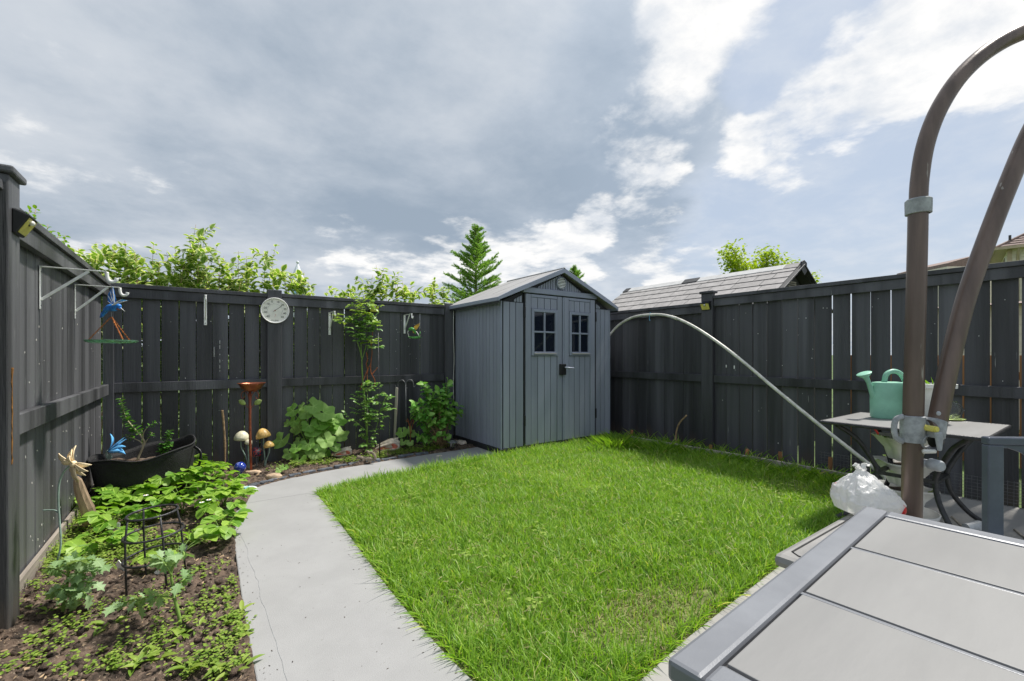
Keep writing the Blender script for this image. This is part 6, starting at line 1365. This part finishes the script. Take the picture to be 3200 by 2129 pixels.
# ---- hollyhock: large lobed leaves, each its own part
def lobed(seed):
    random.seed(seed); n = 30; vs = [(0, 0, -.06)]; ed_ = [0.0]
    for rr, q in ((.55, .0), (1.0, .0)):
        for k in range(n):
            a = -2.75 + 5.5 * k / (n - 1); lob = 1 + .11 * math.cos(a * 5.7) + .03 * math.cos(a * 17 + seed); vs.append((rr * lob * math.cos(a) + .0, rr * lob * math.sin(a), -.06 + rr * rr * (.10 + .10 * math.cos(a * 5.7)) + .05 * math.sin(a * 3 + seed) * rr)); ed_.append(.5 * rr * (1 + .9 * math.cos(a * 5.7 + 3.14)) + .05)
    f = [(0, 1 + k, 2 + k) for k in range(n - 1)] + [(1 + k, 1 + n + k, 2 + n + k) for k in range(n - 1)] + [(1 + k, 2 + n + k, 2 + k) for k in range(n - 1)]
    return rawmesh('leaf', 'hollyhock_leaf', np.array(vs, float), np.array(f), np.array(ed_), np.full(len(vs), .3 * seed % .6))
LB = [lobed(k) for k in range(4)]; random.seed(33)
def bigleaf_plant(label, gpx, gpy, leaves, y0, name, cat, dep=.14):
    b0 = G(gpx, gpy); b0.z = soil_z(b0.x, b0.y); r = thing(name, label, cat, b0); b = MB()
    for zx, zy, sz in leaves:
        px, py = 840 + zx * .255, 1120 + zy * .255; hgt = (gpy - py) / 150; p = PY(px, py, b0.y + U(-dep, dep) - .10 * (1 - hgt) * (1 if zy > 1000 else 0)); p.z = max(p.z, .04); l = p - b0
        out = Vector((l.x, l.y * .6 - .05, 0)); out = out.normalized() if out.length > .01 else Vector((0, -1, 0))
        nrm = (Vector((0, 0, 1)) * U(.55, 1.0) + Vector((WV[0], WV[1], 0)) * -U(.35, .9) + out * .5).normalized(); xax = (out + Vector((U() * .5, U() * .5, -.35))); xax = (xax - nrm * xax.dot(nrm)).normalized(); yax = nrm.cross(xax)
        R_ = sz * .255 / 2 * (p.x * WV[0] + p.y * WV[1]) / F * 1.12; o = put('leaf', random.choice(LB), r, l - xax * R_ * .1, Matrix((xax, yax, nrm)).transposed().to_euler(), (R_, R_, R_))
        b.tube(bez((U() * .03, U() * .03, 0), (l.x * .35, l.y * .4, l.z * .65), l - nrm * .01, 6), [.006, .0055, .005, .0045, .004, .0035, .003], 6)
    b.build('stalks', 'green_stem', r, smooth=True); return r
bigleaf_plant('hollyhock plant with large pale lobed leaves against the back fence', 968, 1437, [(290, 645, 165), (400, 600, 110), (555, 590, 190), (470, 660, 200), (690, 670, 240), (845, 750, 220), (360, 840, 200), (500, 830, 170), (640, 810, 180), (770, 830, 170), (310, 780, 130), (225, 800, 90), (150, 1010, 210), (600, 940, 230), (710, 1010, 180), (850, 930, 240), (365, 1030, 120), (330, 1105, 130), (250, 1170, 150), (360, 1265, 180), (585, 1140, 220), (820, 1090, 130), (705, 1220, 110), (420, 1170, 110), (620, 1060, 160), (780, 740, 150), (660, 740, 200), (540, 900, 180), (480, 1060, 150)], 5.1, 'hollyhock', 'plant')
bigleaf_plant('small round-leaved mallow seedling below the shepherd hook', 1272, 1398, [(1630, 915, 130), (1700, 880, 100), (1760, 930, 90), (1640, 1030, 90), (1730, 1040, 80)], 5.2, 'mallow_seedling', 'plant', .05)
bigleaf_plant('tiny round-leaved seedling in the border mulch near the edging', 882, 1472, [(130, 1370, 80), (200, 1340, 70), (160, 1320, 50)], 4.9, 'mallow_seedling', 'plant', .02)
# ---- climbing rose
def rose():
    b0 = G(1148, 1412); b0.z = soil_z(b0.x, b0.y) - .02; r = thing('rose_bush', 'climbing rose with bare middle canes and leafy top on the back fence', 'rose', b0); yv = 5.30
    def Z(zx, zy, dy=0.0, o=820): return PY(840 + zx * .255, o + zy * .255, yv + dy)
    b = MB(); rc = MB(); lf = LF(); ly = LF()
    st = [b0, Z(1200, 860, 0, 1120), Z(1180, 560, 0, 1120), Z(1155, 1500), Z(1145, 1330), Z(1140, 1190)]
    sp = spline(st, 6); b.tube(sp, [.013 - .006 * i / (len(sp) - 1) for i in range(len(sp))], 8)
    for e in ([(1140, 1190), (1115, 1070), (1080, 960)], [(1140, 1190), (1132, 1080), (1130, 980)], [(1145, 1190), (1170, 1100), (1195, 1010)]): b.tube(spline([Z(*q) for q in e], 5), .006, 7)
    for e in ([(1120, 1560), (1150, 1470), (1200, 1340), (1250, 1240)], [(1285, 1540), (1300, 1450), (1250, 1340), (1255, 1200), (1265, 1100), (1255, 1000), (1270, 880), (1285, 790)], [(1210, 1310), (1195, 1240), (1210, 1190), (1195, 1100)], [(1265, 1370), (1310, 1320), (1330, 1290)], [(1215, 1500), (1205, 1390), (1215, 1310)]): rc.tube(spline([Z(*q) for q in e], 5), .0052, 6)
    def comp(l, p, dirv, L):        # compound leaf of five leaflets
        dirv = Vector(dirv).normalized(); e = p + dirv * L * 1.7; b.tube([p, e], .0015, 4); sd_ = dirv.cross(Vector((0, 0, 1))); sd_ = sd_.normalized() if sd_.length > .01 else Vector((1, 0, 0)); nn = (Vector((0, -.35, 1)) + Vector((U(), U(), U())) * .35)
        l.add(e, dirv, nn, L)
        for f in (.45, .85):
            for sg in (-1, 1): l.add(p + dirv * L * 1.7 * f, dirv * .5 + sd_ * sg, nn, L * .85)
    for zx, zy, y_ in ((1060, 520, 1), (1130, 500, 1), (1180, 520, 1), (1240, 520, 1), (1300, 560, 1), (1050, 575, 1), (1110, 590, 1), (1180, 600, 1), (1270, 640, 1), (1060, 690, 0), (1140, 660, 0), (1220, 660, 0), (870, 710, 1), (920, 700, 1), (960, 730, 0), (900, 780, 0), (1010, 740, 0), (1180, 740, 0), (1250, 760, 0), (1310, 740, 1), (1370, 760, 1), (1290, 780, 0), (1060, 800, 0), (1110, 790, 0), (1180, 840, 0), (1000, 860, 0), (1060, 900, 0), (1130, 880, 0), (1200, 900, 0), (1100, 940, 0), (1170, 960, 0), (1230, 830, 0), (1300, 980, 1), (1340, 970, 1), (1240, 1040, 0), (1280, 1060, 0), (1220, 760, 0), (900, 660, 1), (1120, 720, 0), (1200, 560, 1), (1090, 840, 0), (1150, 800, 0), (1030, 770, 0), (1210, 700, 0)):
        for _ in range(3):
            p = Z(zx + U() * 25, zy + U() * 25, U() * .10 - .03); comp(ly if y_ else lf, p, (U(), U() * .7 - .3, U(-.2, .5)), U(.040, .060))
    for zx, zy in ((1090, 440), (1110, 500), (1200, 430), (1260, 400), (1300, 460), (1230, 540), (1170, 500), (1290, 590), (1080, 600), (1110, 660), (1200, 620), (1280, 690), (1230, 760), (1150, 740), (1010, 750), (1060, 790), (1330, 780), (1400, 640), (1470, 640), (1420, 500), (1440, 460), (1400, 790), (1320, 640), (1190, 830), (1250, 860), (1170, 900), (1310, 930), (1200, 960), (1230, 1010), (1180, 1060), (1240, 1100), (1380, 560), (1340, 720), (1160, 340), (1240, 330), (1290, 380), (1150, 580), (1220, 690), (1270, 520)):
        for _ in range(2): p = Z(zx + U() * 25, zy + U() * 25, U() * .10 - .03, 1120); comp(lf, p, (U(), U() * .7 - .3, U(-.2, .5)), U(.040, .058))
    for e in ([(1290, 950), (1360, 700), (1400, 560), (1440, 450)], [(1200, 900), (1080, 790), (1000, 760)], [(1220, 700), (1320, 640), (1460, 640)]): b.tube(spline([Z(*q, 0, 1120) for q in e], 5), .004, 6)
    b.build('stems', 'green_stem', r, world=True, smooth=True); rc.build('red_canes', 'red_cane', r, world=True, smooth=True); lf.build('leaves', 'rose_leaf', r, T_OVAL, True); ly.build('young_leaves', 'rose_leaf_young', r, T_OVAL, True)
rose()
# ---- bush beside the shed
def bush():
    b0 = G(1378, 1402); b0.z = soil_z(b0.x, b0.y); r = thing('leafy_bush', 'dense green oval-leaved bush beside the shed wall', 'bush', b0); b = MB(); lf = LF()
    for zx, zy in ((1900, 320), (1930, 420), (1900, 350), (2190, 290), (2180, 340), (2080, 400), (2150, 380), (2010, 470), (2100, 450), (2200, 480), (1830, 530), (1790, 570), (1740, 640), (1760, 700), (1850, 600), (1960, 600), (2060, 560), (2150, 580), (2240, 560), (2320, 590), (2340, 680), (2250, 680), (2150, 690), (2050, 700), (1950, 700), (1850, 740), (1900, 800), (2000, 800), (2100, 780), (2200, 800), (1900, 910), (1860, 980), (1960, 960), (2050, 950), (1930, 1020), (2150, 950), (2180, 1000), (2080, 1010), (1820, 960), (2270, 640), (2210, 740), (1760, 600), (2000, 640), (2100, 640)):
        e = PY(840 + zx * .255, 1120 + zy * .255, b0.y + U(-.16, .14)); p0 = b0 + Vector((U() * .06, U() * .05, 0)); sp = bez(p0, p0.lerp(e, .6) + Vector((0, 0, .08)), e, 6)
        b.tube(sp, [.004 * (1 - .6 * i / 6) for i in range(7)], 5); twig_leaves(lf, sp[3:], .034, .095, True, .9, .4, .1, .7, .15); lf.add(e, (U() * .3, U() * .3 - .2, .3), (U(), -.8, .7), .085); lf.add(e, (U(), U() - .3, .2), (U(), -.6, .8), .085)
    b.build('branches', 'twig', r, world=True, smooth=True); lf.build('leaves', 'bush_leaf', r, T_OVAL, True)
    b1 = G(1280, 1402); r = thing('twiggy_stems', 'bare orange-brown forked twigs beside the bush', 'twigs', b1); b = MB(); d_ = b1.x * WV[0] + b1.y * WV[1]
    def Z(zx, zy): return PD(840 + zx * .255, 1120 + zy * .255, d_)
    for e in ([(1740, 1080), (1735, 900), (1720, 800), (1680, 760)], [(1738, 930), (1760, 840), (1785, 720)], [(1733, 900), (1715, 790), (1700, 740)], [(1735, 880), (1745, 780), (1800, 710)]): b.tube(spline([Z(*q) for q in e], 4), .004, 5)
    b.build('twigs', 'red_cane', r, world=True, smooth=True)
bush()

def debris():
    n = 190; x = RNG.uniform(.19, .79, n); y = RNG.uniform(1.3, 4.0, n); k = RNG.random(n) < .75
    x = np.where(k, np.where(RNG.random(n) < .5, .185 + np.abs(RNG.normal(0, .03, n)), .785 - np.abs(RNG.normal(0, .04, n))), x)
    a = RNG.uniform(0, 6.28, n); L = RNG.uniform(.003, .011, n)
    o = put('path_litter', scatter('path_litter', 'clod', leaf_t([.5, .6, .3], 0, .1), np.stack([x, y, np.full(n, .0016)], 1), np.stack([np.cos(a), np.sin(a), np.zeros(n)], 1), RNG.normal(0, .1, (n, 3)) + [0, 0, 1], L, L * .3)); tag(o, 'crumbs of soil and dry clippings along the path edges', 'litter', kind='stuff')
    P = []; D = []; N = []; L = []
    for _ in range(22):
        cx, cy = U(1.0, 4.5), U(1.3, 4.1)
        for _ in range(14):
            x, y = cx + random.gauss(0, .07), cy + random.gauss(0, .07); h = U(.035, .065)
            for j in range(3): a = j * 2.1 + U(); P.append((x, y, h)); D.append((math.cos(a), math.sin(a), .15)); N.append((0, 0, 1)); L.append(U(.010, .018))
    L = np.array(L); o = put('clover', scatter('clover', 'weed_leaf', T_ROUND, np.array(P), np.array(D), np.array(N), L, L)); tag(o, 'clover leaves scattered through the lawn', 'clover', kind='stuff')
debris()
